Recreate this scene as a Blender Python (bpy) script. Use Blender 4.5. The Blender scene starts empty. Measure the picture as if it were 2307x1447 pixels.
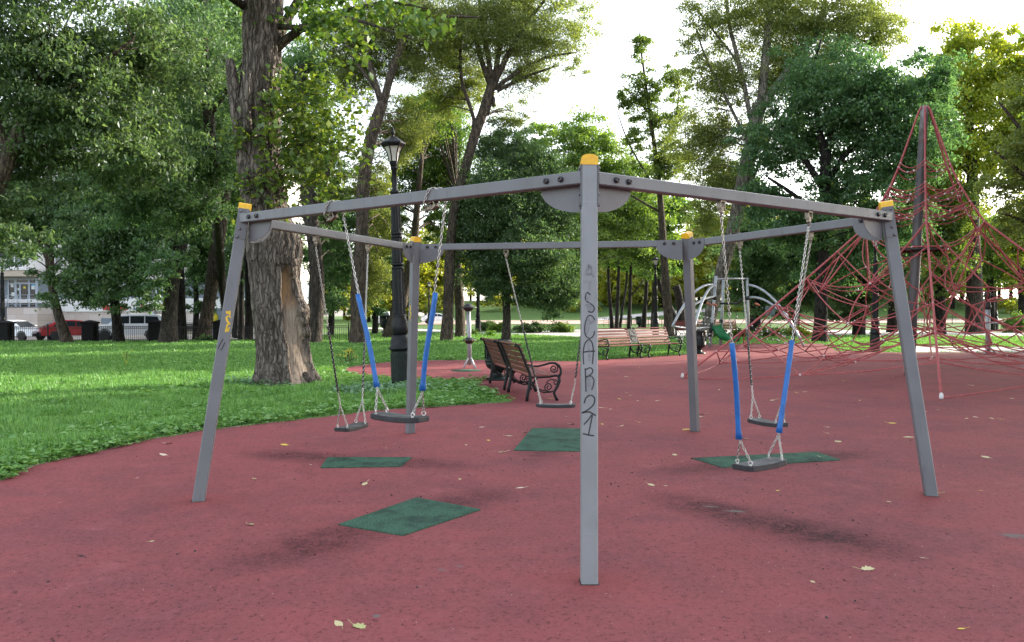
import bpy, bmesh, math, random
import numpy as np
from mathutils import Vector, Matrix, noise as mnoise
from mathutils.geometry import tessellate_polygon

random.seed(7)
RNG = np.random.default_rng(7)
S = bpy.context.scene
COL = S.collection
R = math.radians

# ------------------------------------------------------------------ camera, sky, sun, exposure
PW, PH, FPX = 2307.0, 1447.0, 1829.8
PITCH, ROLL, CAM = -0.0111, -0.0036, Vector((0, 0, 1.6))
_f = Vector((0, math.cos(PITCH), math.sin(PITCH)))
_u0 = Vector((0, -math.sin(PITCH), math.cos(PITCH)))
_r = Vector((1, 0, 0)) * math.cos(ROLL) + _u0 * math.sin(ROLL)
_u = Vector((1, 0, 0)) * -math.sin(ROLL) + _u0 * math.cos(ROLL)
cd = bpy.data.cameras.new('camera')
cam = bpy.data.objects.new('camera', cd)
COL.objects.link(cam)
cd.sensor_width = 36.0
cd.lens = 36.0 * FPX / PW
cd.clip_end = 2000
cd.clip_start = 0.05
m = Matrix((( _r.x, _u.x, -_f.x, CAM.x), (_r.y, _u.y, -_f.y, CAM.y), (_r.z, _u.z, -_f.z, CAM.z), (0, 0, 0, 1)))
cam.matrix_world = m
S.camera = cam

SUN_AZ, SUN_EL = R(57), R(22)
w = bpy.data.worlds.new('World')
S.world = w
w.use_nodes = True
nt = w.node_tree
nt.nodes.clear()
sky = nt.nodes.new('ShaderNodeTexSky')
sky.sky_type = 'NISHITA'
sky.sun_disc = False
sky.sun_elevation = SUN_EL
sky.sun_rotation = SUN_AZ
sky.air_density = 1.0
sky.dust_density = 2.0
sky.ozone_density = 1.0
hs = nt.nodes.new('ShaderNodeHueSaturation')
hs.inputs['Saturation'].default_value = 0.4
bgn = nt.nodes.new('ShaderNodeBackground')
bgn.inputs['Strength'].default_value = 0.15
wo = nt.nodes.new('ShaderNodeOutputWorld')
nt.links.new(sky.outputs[0], hs.inputs['Color'])
nt.links.new(hs.outputs[0], bgn.inputs['Color'])
nt.links.new(bgn.outputs[0], wo.inputs[0])
sd = bpy.data.lights.new('sun', 'SUN')
sd.energy = 2.5
sd.angle = R(0.5)
sd.color = (1.0, 0.9, 0.74)
sun = bpy.data.objects.new('sun', sd)
COL.objects.link(sun)
sv = Vector((math.sin(SUN_AZ) * math.cos(SUN_EL), math.cos(SUN_AZ) * math.cos(SUN_EL), math.sin(SUN_EL)))
sun.rotation_euler = (-sv).to_track_quat('-Z', 'Y').to_euler()
sun.location = (20, 40, 40)
S.view_settings.view_transform = 'Standard'
S.view_settings.look = 'None'
S.view_settings.exposure = 2.05
S.view_settings.gamma = 1.0
S.render.engine = 'CYCLES'
S.cycles.max_bounces = 7
S.cycles.diffuse_bounces = 5
S.cycles.glossy_bounces = 2
S.cycles.transmission_bounces = 4
S.cycles.transparent_max_bounces = 4
S.cycles.caustics_reflective = False
S.cycles.caustics_refractive = False
S.cycles.sample_clamp_indirect = 3
S.cycles.use_denoising = True
S.cycles.denoising_prefilter = 'NONE'

# ------------------------------------------------------------------ terrain and placing helpers
def sm(t):
    t = np.clip(t, 0, 1)
    return t * t * (3 - 2 * t)

def hgt(x, y):
    """height of the park ground: flat playground, street a step lower on the left, a slope far behind"""
    x = np.asarray(x, float); y = np.asarray(y, float)
    left = -0.32 * sm((y - 47.6) / 4.0) * sm((-x - 11) / 7.0)
    far = 4.2 * sm((y - 118) / 70.0) * sm((x + 22) / 10.0)
    return left + far

def ray(px, py):
    return _f + _r * ((px - PW / 2) / FPX) - _u * ((py - PH / 2) / FPX)

def at(px, py, Y):
    """the point the photograph shows at (px, py), Y metres away"""
    d = ray(px, py)
    return CAM + d * (Y / d.y)

def on_z(px, py, z=0.0):
    d = ray(px, py)
    return CAM + d * ((z - CAM.z) / d.z)

def on_plane(px, py, p, n):
    d = ray(px, py)
    return CAM + d * ((p - CAM).dot(n) / d.dot(n))

# ------------------------------------------------------------------ materials
MATS = {}
def _mix(nt, fac, a, b, mode='MIX'):
    n = nt.nodes.new('ShaderNodeMix')
    n.data_type = 'RGBA'
    n.blend_type = mode
    for s, v in ((n.inputs[0], fac), (n.inputs[6], a), (n.inputs[7], b)):
        if isinstance(v, bpy.types.NodeSocket):
            nt.links.new(v, s)
        elif isinstance(v, (int, float)):
            s.default_value = v
        else:
            s.default_value = (*v[:3], 1)
    return n.outputs[2]

def _math(nt, op, a, b=0.0, c=0.0, clamp=False):
    n = nt.nodes.new('ShaderNodeMath')
    n.operation = op
    n.use_clamp = clamp
    for s, v in zip(n.inputs, (a, b, c)):
        if isinstance(v, bpy.types.NodeSocket):
            nt.links.new(v, s)
        else:
            s.default_value = v
    return n.outputs[0]

def _ramp(nt, x, lo, hi):
    n = nt.nodes.new('ShaderNodeMapRange')
    n.interpolation_type = 'SMOOTHSTEP'
    nt.links.new(x, n.inputs[0])
    n.inputs[1].default_value = lo
    n.inputs[2].default_value = hi
    return n.outputs[0]

def _noise(nt, scale, detail=4, rough=0.55, vec=None, sc=None):
    n = nt.nodes.new('ShaderNodeTexNoise')
    n.inputs['Scale'].default_value = scale
    n.inputs['Detail'].default_value = detail
    n.inputs['Roughness'].default_value = rough
    tc = nt.nodes.new('ShaderNodeTexCoord')
    v = tc.outputs['Object']
    if sc:
        mp = nt.nodes.new('ShaderNodeMapping')
        mp.inputs['Scale'].default_value = sc
        nt.links.new(v, mp.inputs[0])
        v = mp.outputs[0]
    nt.links.new(v, n.inputs['Vector'])
    return n.outputs['Fac']

def newmat(name):
    mt = bpy.data.materials.new(name)
    mt.use_nodes = True
    nt = mt.node_tree
    b = nt.nodes['Principled BSDF']
    MATS[name] = mt
    return mt, nt, b

def mat(name, c, rough=0.6, metal=0.0, c2=None, scale=6.0, lo=0.35, hi=0.65, detail=4, bump=0.0, bscale=None, sc=None, spec=0.5, bdist=0.01):
    mt, nt, b = newmat(name)
    b.inputs['Roughness'].default_value = rough
    b.inputs['Metallic'].default_value = metal
    b.inputs['Specular IOR Level'].default_value = spec
    if c2 is None:
        c2 = tuple(x * 0.82 for x in c)
    n = _noise(nt, scale, detail, 0.6, sc=sc)
    col = _mix(nt, _ramp(nt, n, lo, hi), c, c2)
    nt.links.new(col, b.inputs['Base Color'])
    if bump:
        bn = _noise(nt, bscale or scale * 4, 3, 0.6, sc=sc)
        bp = nt.nodes.new('ShaderNodeBump')
        bp.inputs['Strength'].default_value = bump
        bp.inputs['Distance'].default_value = bdist
        nt.links.new(bn, bp.inputs['Height'])
        nt.links.new(bp.outputs[0], b.inputs['Normal'])
    return mt

def leafmat(name, cols, trans=0.42, tmul=(1.6, 1.5, 0.55), gloss=0.035):
    """leaf: each leaf takes its own shade; light passes through it"""
    mt, nt, b = newmat(name)
    nt.nodes.remove(b)
    out = [n for n in nt.nodes if n.type == 'OUTPUT_MATERIAL'][0]
    g = nt.nodes.new('ShaderNodeNewGeometry')
    cr = nt.nodes.new('ShaderNodeValToRGB')
    e = cr.color_ramp.elements
    e[0].position = 0.0; e[0].color = (*cols[0], 1)
    e[1].position = 1.0; e[1].color = (*cols[-1], 1)
    for i, c in enumerate(cols[1:-1]):
        k = e.new((i + 1) / (len(cols) - 1)); k.color = (*c, 1)
    nt.links.new(g.outputs['Random Per Island'], cr.inputs[0])
    # each tree has its own slight tint
    oi = nt.nodes.new('ShaderNodeObjectInfo')
    hv = nt.nodes.new('ShaderNodeHueSaturation')
    nt.links.new(_math(nt, 'MULTIPLY_ADD', oi.outputs['Random'], 0.036, 0.482), hv.inputs['Hue'])
    rv = _math(nt, 'FRACT', _math(nt, 'MULTIPLY', oi.outputs['Random'], 7.31))
    nt.links.new(_math(nt, 'MULTIPLY_ADD', rv, 0.4, 0.82), hv.inputs['Value'])
    nt.links.new(cr.outputs[0], hv.inputs['Color'])
    d = nt.nodes.new('ShaderNodeBsdfDiffuse')
    t = nt.nodes.new('ShaderNodeBsdfTranslucent')
    gl = nt.nodes.new('ShaderNodeBsdfGlossy')
    gl.inputs['Roughness'].default_value = 0.42
    gl.inputs['Color'].default_value = (0.9, 0.95, 1.0, 1)
    nt.links.new(hv.outputs[0], d.inputs['Color'])
    tc = _mix(nt, 1.0, hv.outputs[0], tmul, 'MULTIPLY')
    nt.links.new(tc, t.inputs['Color'])
    m1 = nt.nodes.new('ShaderNodeMixShader'); m1.inputs[0].default_value = trans
    nt.links.new(d.outputs[0], m1.inputs[1]); nt.links.new(t.outputs[0], m1.inputs[2])
    m2 = nt.nodes.new('ShaderNodeMixShader'); m2.inputs[0].default_value = gloss
    nt.links.new(m1.outputs[0], m2.inputs[1]); nt.links.new(gl.outputs[0], m2.inputs[2])
    nt.links.new(m2.outputs[0], out.inputs[0])
    return mt

# ------------------------------------------------------------------ object helpers
def tag(o, label=None, cat=None, group=None, kind=None):
    if label: o['label'] = label
    if cat: o['category'] = cat
    if group: o['group'] = group
    if kind: o['kind'] = kind
    return o

def empty(name, loc=(0, 0, 0), rz=0.0, label=None, cat=None, group=None):
    o = bpy.data.objects.new(name, None)
    COL.objects.link(o)
    o.location = loc
    o.rotation_euler = (0, 0, rz)
    o.empty_display_size = 0.1
    return tag(o, label, cat, group)

def link(name, me, mt=None, parent=None):
    o = bpy.data.objects.new(name, me)
    COL.objects.link(o)
    if mt is not None:
        me.materials.append(mt if not isinstance(mt, str) else MATS[mt])
    if parent is not None:
        o.parent = parent
    return o

def copy_tree(o, parent=None):
    c = o.copy()
    COL.objects.link(c)
    c.parent = parent
    for ch in KIDS.get(o.name, []):
        k = copy_tree(ch, c)
        KIDS.setdefault(c.name, []).append(k)
    return c
KIDS = {}

class MB:
    """collects shapes, then links them as ONE mesh object"""
    def __init__(s, M=None):
        s.v = []; s.f = []; s.s = []; s.M = M
    def add(s, vs, fs, smooth=False, M=None):
        k = len(s.v)
        M = M if M is not None else s.M
        for p in vs:
            p = Vector(p)
            s.v.append(M @ p if M is not None else p)
        for f in fs:
            s.f.append([i + k for i in f]); s.s.append(smooth)
        return s
    def box(s, c, d, M=None, bev=0.0):
        x, y, z = c; a, b, e = d[0] / 2, d[1] / 2, d[2] / 2
        if bev <= 0:
            vs = [(x + i * a, y + j * b, z + k * e) for k in (-1, 1) for j in (-1, 1) for i in (-1, 1)]
            return s.add(vs, [(0, 2, 3, 1), (4, 5, 7, 6), (0, 1, 5, 4), (2, 6, 7, 3), (0, 4, 6, 2), (1, 3, 7, 5)], M=M)
        o8 = []
        for sx, sy in ((-1, -1), (1, -1), (1, 1), (-1, 1)):
            o8.append((sx, sy))
        def ring(z0, ins):
            q = []
            for (sx, sy) in o8:
                A, B = a - ins, b - ins
                p1 = (x + sx * (A - bev), y + sy * B, z0)
                p2 = (x + sx * A, y + sy * (B - bev), z0)
                q += [p1, p2] if sx * sy < 0 else [p2, p1]
            return q
        rs = [ring(z - e, bev), ring(z - e + bev, 0), ring(z + e - bev, 0), ring(z + e, bev)]
        vs = [p for r_ in rs for p in r_]
        fs = [tuple(range(7, -1, -1)), tuple(range(24, 32))]
        for k in range(3):
            for i in range(8):
                j = (i + 1) % 8
                fs.append((k * 8 + i, k * 8 + j, k * 8 + 8 + j, k * 8 + 8 + i))
        return s.add(vs, fs, M=M)
    def tube(s, pts, rad, n=8, cap=True, smooth=True, M=None, closed=False, twist=None, flut=None):
        P = [Vector(p) for p in pts]
        N = len(P)
        if not hasattr(rad, '__len__'):
            rad = [rad] * N
        T = []
        for i in range(N):
            a = P[(i - 1) % N] if (closed or i > 0) else P[i]
            b = P[(i + 1) % N] if (closed or i < N - 1) else P[i]
            d = (b - a)
            T.append(d.normalized() if d.length > 1e-9 else Vector((0, 0, 1)))
        up = Vector((0, 0, 1)) if abs(T[0].z) < 0.9 else Vector((1, 0, 0))
        x = up.cross(T[0]).normalized()
        vs = []
        for i in range(N):
            x = (x - T[i] * x.dot(T[i])).normalized()
            y = T[i].cross(x)
            for k in range(n):
                a = 2 * math.pi * k / n
                rr = rad[i]
                if flut: rr *= flut(k, i)
                vs.append(P[i] + (x * math.cos(a) + y * math.sin(a)) * rr)
        fs = []
        for i in range(N if closed else N - 1):
            j = (i + 1) % N
            for k in range(n):
                l = (k + 1) % n
                fs.append((i * n + k, i * n + l, j * n + l, j * n + k))
        if cap and not closed:
            fs.append(tuple(range(n - 1, -1, -1)))
            fs.append(tuple(range((N - 1) * n, N * n)))
        return s.add(vs, fs, smooth, M)
    def lathe(s, prof, n=16, M=None, smooth=True, rot=0.0, flut=None):
        vs = []; fs = []
        for i, (r_, z) in enumerate(prof):
            for k in range(n):
                a = 2 * math.pi * k / n + rot
                q = r_ * (flut(k, z) if flut else 1)
                vs.append((q * math.cos(a), q * math.sin(a), z))
        for i in range(len(prof) - 1):
            for k in range(n):
                l = (k + 1) % n
                fs.append((i * n + k, i * n + l, (i + 1) * n + l, (i + 1) * n + k))
        fs.append(tuple(range(n - 1, -1, -1)))
        fs.append(tuple(range((len(prof) - 1) * n, len(prof) * n)))
        return s.add(vs, fs, smooth, M)
    def prism(s, poly, y0, y1, M=None, smooth=False):
        """poly in (x, z), extruded along y"""
        n = len(poly)
        vs = [(x, y0, z) for x, z in poly] + [(x, y1, z) for x, z in poly]
        tri = tessellate_polygon([[Vector((x, z, 0)) for x, z in poly]])
        fs = [tuple(t) for t in tri] + [tuple(i + n for i in reversed(t)) for t in tri]
        fs += [(i, (i + 1) % n, n + (i + 1) % n, n + i) for i in range(n)]
        return s.add(vs, fs, smooth, M)
    def build(s, name, mt=None, parent=None, org=None):
        me = bpy.data.meshes.new(name)
        vs = s.v
        if org is not None:
            o_ = Vector(org)
            vs = [p - o_ for p in vs]
        me.from_pydata([tuple(p) for p in vs], [], s.f)
        me.polygons.foreach_set('use_smooth', s.s)
        bm = bmesh.new(); bm.from_mesh(me)
        bmesh.ops.recalc_face_normals(bm, faces=bm.faces)
        bm.to_mesh(me); bm.free()
        o = link(name, me, mt, parent)
        if parent is not None:
            KIDS.setdefault(parent.name, []).append(o)
        return o

def quads_mesh(name, V, mt, parent=None, kite=True):
    """V: (N,4,3) array of separate quads"""
    N = len(V)
    me = bpy.data.meshes.new(name)
    me.vertices.add(4 * N)
    me.vertices.foreach_set('co', np.ascontiguousarray(V, np.float32).ravel())
    me.loops.add(4 * N)
    me.loops.foreach_set('vertex_index', np.arange(4 * N, dtype=np.int32))
    me.polygons.add(N)
    me.polygons.foreach_set('loop_start', np.arange(0, 4 * N, 4, dtype=np.int32))
    me.update(calc_edges=True)
    o = link(name, me, mt, parent)
    if parent is not None:
        KIDS.setdefault(parent.name, []).append(o)
    return o

def kites(C, size, asp, rng, pitch_mu=-0.5, pitch_sd=0.5, roll_sd=0.7, az=None, fold=0.18):
    """leaf kites: C centres (N,3), size (N,)"""
    N = len(C)
    az = rng.uniform(0, 2 * np.pi, N) if az is None else az
    pt = rng.normal(pitch_mu, pitch_sd, N)
    ro = rng.normal(0, roll_sd, N)
    a = np.stack([np.cos(az) * np.cos(pt), np.sin(az) * np.cos(pt), np.sin(pt)], -1)
    sidev = np.stack([-np.sin(az), np.cos(az), 0 * az], -1)
    nrm = np.cross(a, sidev)
    b = sidev * np.cos(ro)[:, None] + nrm * np.sin(ro)[:, None]
    n2 = np.cross(a, b)
    s = size[:, None]
    base = C - a * s * 0.5
    tip = C + a * s * 0.5 - n2 * s * 0.06
    w_ = s * asp * 0.5
    mid = C - a * s * 0.08
    L = mid + b * w_ + n2 * s * fold * 0.5
    Rr = mid - b * w_ + n2 * s * fold * 0.5
    return np.stack([base, L, tip, Rr], 1)

# ------------------------------------------------------------------ ordinary materials
def steel_mat(name, c):
    mt, nt, b = newmat(name)
    a = _noise(nt, 3.0, 4); g = _noise(nt, 14, 5, 0.7, sc=(1, 1, 0.12)); ch = _noise(nt, 46, 3, 0.6); sc_ = _noise(nt, 60, 2, 0.5, sc=(0.05, 1, 1))
    k = _mix(nt, _ramp(nt, a, 0.3, 0.75), c, tuple(x * .86 for x in c))
    k = _mix(nt, _math(nt, 'MULTIPLY', _ramp(nt, g, 0.52, 0.78), 0.45), k, tuple(x * .55 for x in c))
    k = _mix(nt, _math(nt, 'MULTIPLY', _ramp(nt, sc_, 0.68, 0.76), 0.35), k, tuple(x * 1.5 for x in c))
    k = _mix(nt, _ramp(nt, ch, 0.765, 0.79), k, (0.10, 0.07, 0.055))
    nt.links.new(k, b.inputs['Base Color'])
    nt.links.new(_math(nt, 'MULTIPLY_ADD', g, 0.3, 0.28), b.inputs['Roughness'])
    b.inputs['Specular IOR Level'].default_value = 0.4
steel_mat('post_grey', (0.225, 0.24, 0.252))
steel_mat('beam_grey', (0.148, 0.156, 0.168))
mat('bracket_grey', (0.125, 0.128, 0.142), 0.45, 0.0, (0.105, 0.105, 0.115), scale=4)
mat('cap_yellow', (0.78, 0.46, 0.015), 0.38, c2=(0.68, 0.38, 0.015), scale=30)
mat('bolt_black', (0.02, 0.02, 0.022), 0.35)
mat('bolt_steel', (0.16, 0.165, 0.175), 0.4, 0.6)
mat('hanger_bronze', (0.23, 0.195, 0.155), 0.4, 0.75, (0.13, 0.11, 0.09), scale=40)
mat('chain_steel', (0.52, 0.51, 0.49), 0.33, 0.9, (0.36, 0.34, 0.31), scale=60)
mat('ring_steel', (0.66, 0.65, 0.63), 0.28, 0.9, (0.5, 0.48, 0.45), scale=60)
mat('seat_black', (0.012, 0.013, 0.017), 0.55, c2=(0.02, 0.021, 0.026), scale=18)
mat('seat_worn', (0.028, 0.029, 0.032), 0.55, c2=(0.105, 0.105, 0.11), scale=14, lo=0.42, hi=0.68, bump=0.15, bscale=60)
mat('sleeve_blue', (0.005, 0.125, 0.43), 0.45, c2=(0.006, 0.095, 0.33), scale=12)
mat('sleeve_black', (0.012, 0.012, 0.014), 0.5)
mat('marker_black', (0.012, 0.012, 0.016), 0.5)
mat('marker_faded', (0.145, 0.145, 0.16), 0.5, c2=(0.20, 0.205, 0.22), scale=40)
mat('paint_yellow', (0.72, 0.47, 0.02), 0.5)
mat('iron_black', (0.009, 0.010, 0.012), 0.42, c2=(0.014, 0.016, 0.018), scale=12, bump=0.08, bscale=60, spec=0.22)
mat('pillar_black', (0.012, 0.012, 0.013), 0.8, c2=(0.018, 0.018, 0.019), scale=6, bump=0.3, bscale=20, spec=0.1)
mat('iron_green', (0.008, 0.014, 0.013), 0.36, c2=(0.013, 0.02, 0.019), scale=12, bump=0.08, bscale=60, spec=0.25)
mat('slat_brown', (0.16, 0.068, 0.046), 0.55, c2=(0.115, 0.05, 0.036), scale=5, sc=(1, 8, 8), bump=0.1, bscale=30, spec=0.2)
mat('slat_red', (0.24, 0.068, 0.060), 0.55, c2=(0.17, 0.05, 0.046), scale=5, sc=(1, 8, 8), bump=0.1, bscale=30, spec=0.2)
mat('lamp_glass', (0.62, 0.60, 0.53), 0.3, c2=(0.5, 0.49, 0.44), scale=8)
mat('rope_red', (0.42, 0.092, 0.092), 0.6, c2=(0.30, 0.064, 0.067), scale=20, bump=0.3, bscale=180)
mat('clamp_white', (0.68, 0.68, 0.68), 0.4)
mat('mast_grey', (0.085, 0.08, 0.085), 0.45, c2=(0.055, 0.052, 0.056), scale=5, sc=(1, 1, 0.2))
mat('mast_pale', (0.26, 0.26, 0.275), 0.45, c2=(0.15, 0.15, 0.16), scale=4)
mat('steel_pale', (0.40, 0.43, 0.46), 0.4, 0.35, (0.33, 0.36, 0.39), scale=6)
mat('zinc', (0.36, 0.385, 0.40), 0.45, 0.4, (0.27, 0.29, 0.30), scale=22, lo=0.4, hi=0.6)
mat('rubber_black', (0.014, 0.014, 0.016), 0.5)
mat('slide_green', (0.006, 0.17, 0.055), 0.35)
mat('orange_panel', (0.55, 0.17, 0.10), 0.5)
mat('sign_blue', (0.17, 0.22, 0.28), 0.5)
mat('stone_path', (0.46, 0.44, 0.42), 0.85, c2=(0.38, 0.365, 0.35), scale=1.2, bump=0.1, bscale=40)
mat('clay_walk', (0.42, 0.30, 0.24), 0.9, c2=(0.36, 0.25, 0.2), scale=0.3)
mat('asphalt', (0.11, 0.11, 0.115), 0.85, c2=(0.085, 0.085, 0.09), scale=1.5, bump=0.1, bscale=60)
mat('kerb', (0.30, 0.27, 0.23), 0.85, c2=(0.22, 0.19, 0.15), scale=6, lo=0.4, hi=0.6, bump=0.2, bscale=30)
mat('white_paint', (0.78, 0.79, 0.80), 0.3, c2=(0.72, 0.73, 0.745), scale=0.8)
mat('car_white', (0.80, 0.82, 0.86), 0.22, c2=(0.76, 0.78, 0.82), scale=0.8)
mat('car_red', (0.36, 0.022, 0.026), 0.2, c2=(0.30, 0.018, 0.02), scale=0.8)
mat('car_silver', (0.66, 0.68, 0.71), 0.25, 0.0, (0.6, 0.62, 0.65), scale=0.8)
mat('car_glass', (0.02, 0.024, 0.03), 0.08)
mat('tyre', (0.012, 0.012, 0.013), 0.7)
mat('alloy', (0.5, 0.5, 0.52), 0.3, 0.7)
mat('tail_red', (0.5, 0.02, 0.02), 0.2)
mat('head_lamp', (0.7, 0.72, 0.75), 0.1)
mat('number_plate', (0.75, 0.75, 0.72), 0.4)
mat('facade', (0.62, 0.58, 0.57), 0.8, c2=(0.55, 0.51, 0.50), scale=0.6)
mat('facade_white', (0.82, 0.81, 0.82), 0.7, c2=(0.76, 0.75, 0.76), scale=0.6)
mat('facade_blue', (0.17, 0.20, 0.235), 0.6, c2=(0.15, 0.175, 0.21), scale=1)
mat('canopy_beige', (0.50, 0.42, 0.34), 0.6, c2=(0.45, 0.375, 0.3), scale=1)
mat('window_glass', (0.05, 0.06, 0.075), 0.06, c2=(0.12, 0.15, 0.17), scale=0.7)
mat('door_glass', (0.012, 0.012, 0.02), 0.06)
mat('frame_blue', (0.40, 0.46, 0.56), 0.4)
mat('poster_white', (0.7, 0.74, 0.76), 0.5)
mat('poster_blue', (0.10, 0.35, 0.62), 0.5)
mat('poster_yellow', (0.8, 0.68, 0.05), 0.5)
mat('letter_red', (0.48, 0.02, 0.02), 0.4)
mat('letter_blue', (0.05, 0.1, 0.4), 0.4)
mat('step_grey', (0.14, 0.14, 0.16), 0.8)
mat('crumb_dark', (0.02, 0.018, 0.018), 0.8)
mat('crumb_pale', (0.58, 0.50, 0.46), 0.8)
mat('leaf_fallen', (0.58, 0.50, 0.27), 0.6, c2=(0.46, 0.42, 0.22), scale=30)
mat('leaf_fallen_pale', (0.66, 0.56, 0.42), 0.6, c2=(0.55, 0.45, 0.34), scale=30)
mat('leaf_fallen_yellow', (0.70, 0.52, 0.06), 0.6, c2=(0.6, 0.42, 0.05), scale=30)
mat('leaf_fallen_green', (0.34, 0.36, 0.13), 0.6, c2=(0.45, 0.44, 0.2), scale=30)
mat('bare_wood', (0.42, 0.30, 0.21), 0.75, c2=(0.27, 0.165, 0.095), scale=5, lo=0.4, hi=0.62, sc=(1, 1, 0.25), bump=0.35, bscale=40)
mat('flower_yellow', (0.75, 0.6, 0.03), 0.6)

def stone_mat():
    mt, nt, b = newmat('stone_blocks')
    br = nt.nodes.new('ShaderNodeTexBrick')
    tc = nt.nodes.new('ShaderNodeTexCoord')
    mp = nt.nodes.new('ShaderNodeMapping')
    mp.inputs['Rotation'].default_value = (R(90), 0, 0)
    nt.links.new(tc.outputs['Object'], mp.inputs[0])
    nt.links.new(mp.outputs[0], br.inputs['Vector'])
    br.inputs['Scale'].default_value = 1.0
    br.inputs['Brick Width'].default_value = 1.35
    br.inputs['Row Height'].default_value = 0.62
    br.inputs['Mortar Size'].default_value = 0.012
    br.inputs['Color1'].default_value = (0.64, 0.56, 0.54, 1)
    br.inputs['Color2'].default_value = (0.50, 0.40, 0.365, 1)
    br.inputs['Mortar'].default_value = (0.22, 0.2, 0.2, 1)
    n = _noise(nt, 3, 5)
    nt.links.new(_mix(nt, _math(nt, 'MULTIPLY', n, 0.35), br.outputs['Color'], (0.62, 0.56, 0.54)), b.inputs['Base Color'])
    b.inputs['Roughness'].default_value = 0.75
stone_mat()

def bark_mat(name, c1, c2, zs=0.22, scale=9, bump=1.0, dist=0.06, moss=0.0):
    mt, nt, b = newmat(name)
    b.inputs['Roughness'].default_value = 0.9
    b.inputs['Specular IOR Level'].default_value = 0.2
    n1 = _noise(nt, scale, 6, 0.65, sc=(1, 1, zs))
    n2 = _noise(nt, scale * 0.25, 3, 0.5)
    col = _mix(nt, _ramp(nt, n1, 0.36, 0.64), c1, c2)
    col = _mix(nt, _math(nt, 'MULTIPLY', _ramp(nt, n2, 0.45, 0.75), 0.5), col, tuple(x * 0.55 for x in c1))
    v = nt.nodes.new('ShaderNodeTexVoronoi')
    v.feature = 'DISTANCE_TO_EDGE'
    v.inputs['Scale'].default_value = scale * 1.1
    tc = nt.nodes.new('ShaderNodeTexCoord')
    mp = nt.nodes.new('ShaderNodeMapping')
    mp.inputs['Scale'].default_value = (1, 1, zs * 0.45)
    nt.links.new(tc.outputs['Object'], mp.inputs[0])
    wz = nt.nodes.new('ShaderNodeVectorMath'); wz.operation = 'MULTIPLY_ADD'
    nz3 = nt.nodes.new('ShaderNodeTexNoise'); nz3.inputs['Scale'].default_value = 3.0; nt.links.new(tc.outputs['Object'], nz3.inputs['Vector'])
    nt.links.new(nz3.outputs['Color'], wz.inputs[0]); wz.inputs[1].default_value = (0.25, 0.25, 0.6); nt.links.new(tc.outputs['Object'], wz.inputs[2])
    nt.links.new(wz.outputs[0], mp.inputs[0])
    nt.links.new(mp.outputs[0], v.inputs['Vector'])
    col = _mix(nt, _math(nt, 'MULTIPLY', _ramp(nt, v.outputs['Distance'], 0.14, 0.01), 0.75), col, tuple(x * 0.3 for x in c1))
    nt.links.new(col, b.inputs['Base Color'])
    hgt_ = _math(nt, 'ADD', _math(nt, 'MULTIPLY', v.outputs['Distance'], 1.2), n1)
    bp = nt.nodes.new('ShaderNodeBump')
    bp.inputs['Strength'].default_value = bump
    bp.inputs['Distance'].default_value = dist
    nt.links.new(hgt_, bp.inputs['Height'])
    nt.links.new(bp.outputs[0], b.inputs['Normal'])
bark_mat('bark_dark', (0.045, 0.038, 0.033), (0.105, 0.088, 0.075))
bark_mat('bark_brown', (0.07, 0.055, 0.044), (0.15, 0.118, 0.092))
bark_mat('bark_pale', (0.11, 0.095, 0.08), (0.26, 0.235, 0.20), zs=0.5, scale=6)
bark_mat('bark_black', (0.018, 0.016, 0.015), (0.045, 0.04, 0.036))
bark_mat('twig', (0.05, 0.042, 0.032), (0.09, 0.075, 0.055))

# leaf materials
leafmat('leaf_dark', [(0.060, 0.125, 0.056), (0.088, 0.165, 0.072), (0.12, 0.21, 0.088), (0.17, 0.265, 0.108)], 0.5, (1.25, 1.3, 0.75))
leafmat('leaf_mid', [(0.070, 0.142, 0.042), (0.10, 0.19, 0.052), (0.14, 0.24, 0.062), (0.19, 0.285, 0.07)], 0.52)
leafmat('leaf_olive', [(0.115, 0.17, 0.055), (0.16, 0.22, 0.07), (0.21, 0.27, 0.085), (0.27, 0.315, 0.105)], 0.55, (1.5, 1.45, 0.65))
leafmat('leaf_bright', [(0.07, 0.16, 0.03), (0.11, 0.22, 0.04), (0.16, 0.28, 0.05), (0.24, 0.33, 0.06)], 0.48)
leafmat('leaf_spray', [(0.055, 0.115, 0.03), (0.085, 0.155, 0.038), (0.125, 0.20, 0.048), (0.19, 0.25, 0.06)], 0.45)
leafmat('leaf_yellow', [(0.15, 0.205, 0.028), (0.22, 0.27, 0.035), (0.29, 0.32, 0.045), (0.35, 0.34, 0.06)], 0.58)
leafmat('grass_blade', [(0.085, 0.19, 0.05), (0.125, 0.265, 0.068), (0.165, 0.33, 0.09), (0.25, 0.40, 0.15)], 0.35, (1.3, 1.3, 0.6), 0.02)
leafmat('weed_leaf', [(0.085, 0.21, 0.05), (0.125, 0.28, 0.07), (0.17, 0.34, 0.10), (0.26, 0.43, 0.18)], 0.3, (1.3, 1.3, 0.6), 0.04)
leafmat('weed_pale', [(0.10, 0.24, 0.10), (0.16, 0.31, 0.15), (0.22, 0.38, 0.2)], 0.3, (1.2, 1.2, 0.8), 0.08)

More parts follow.
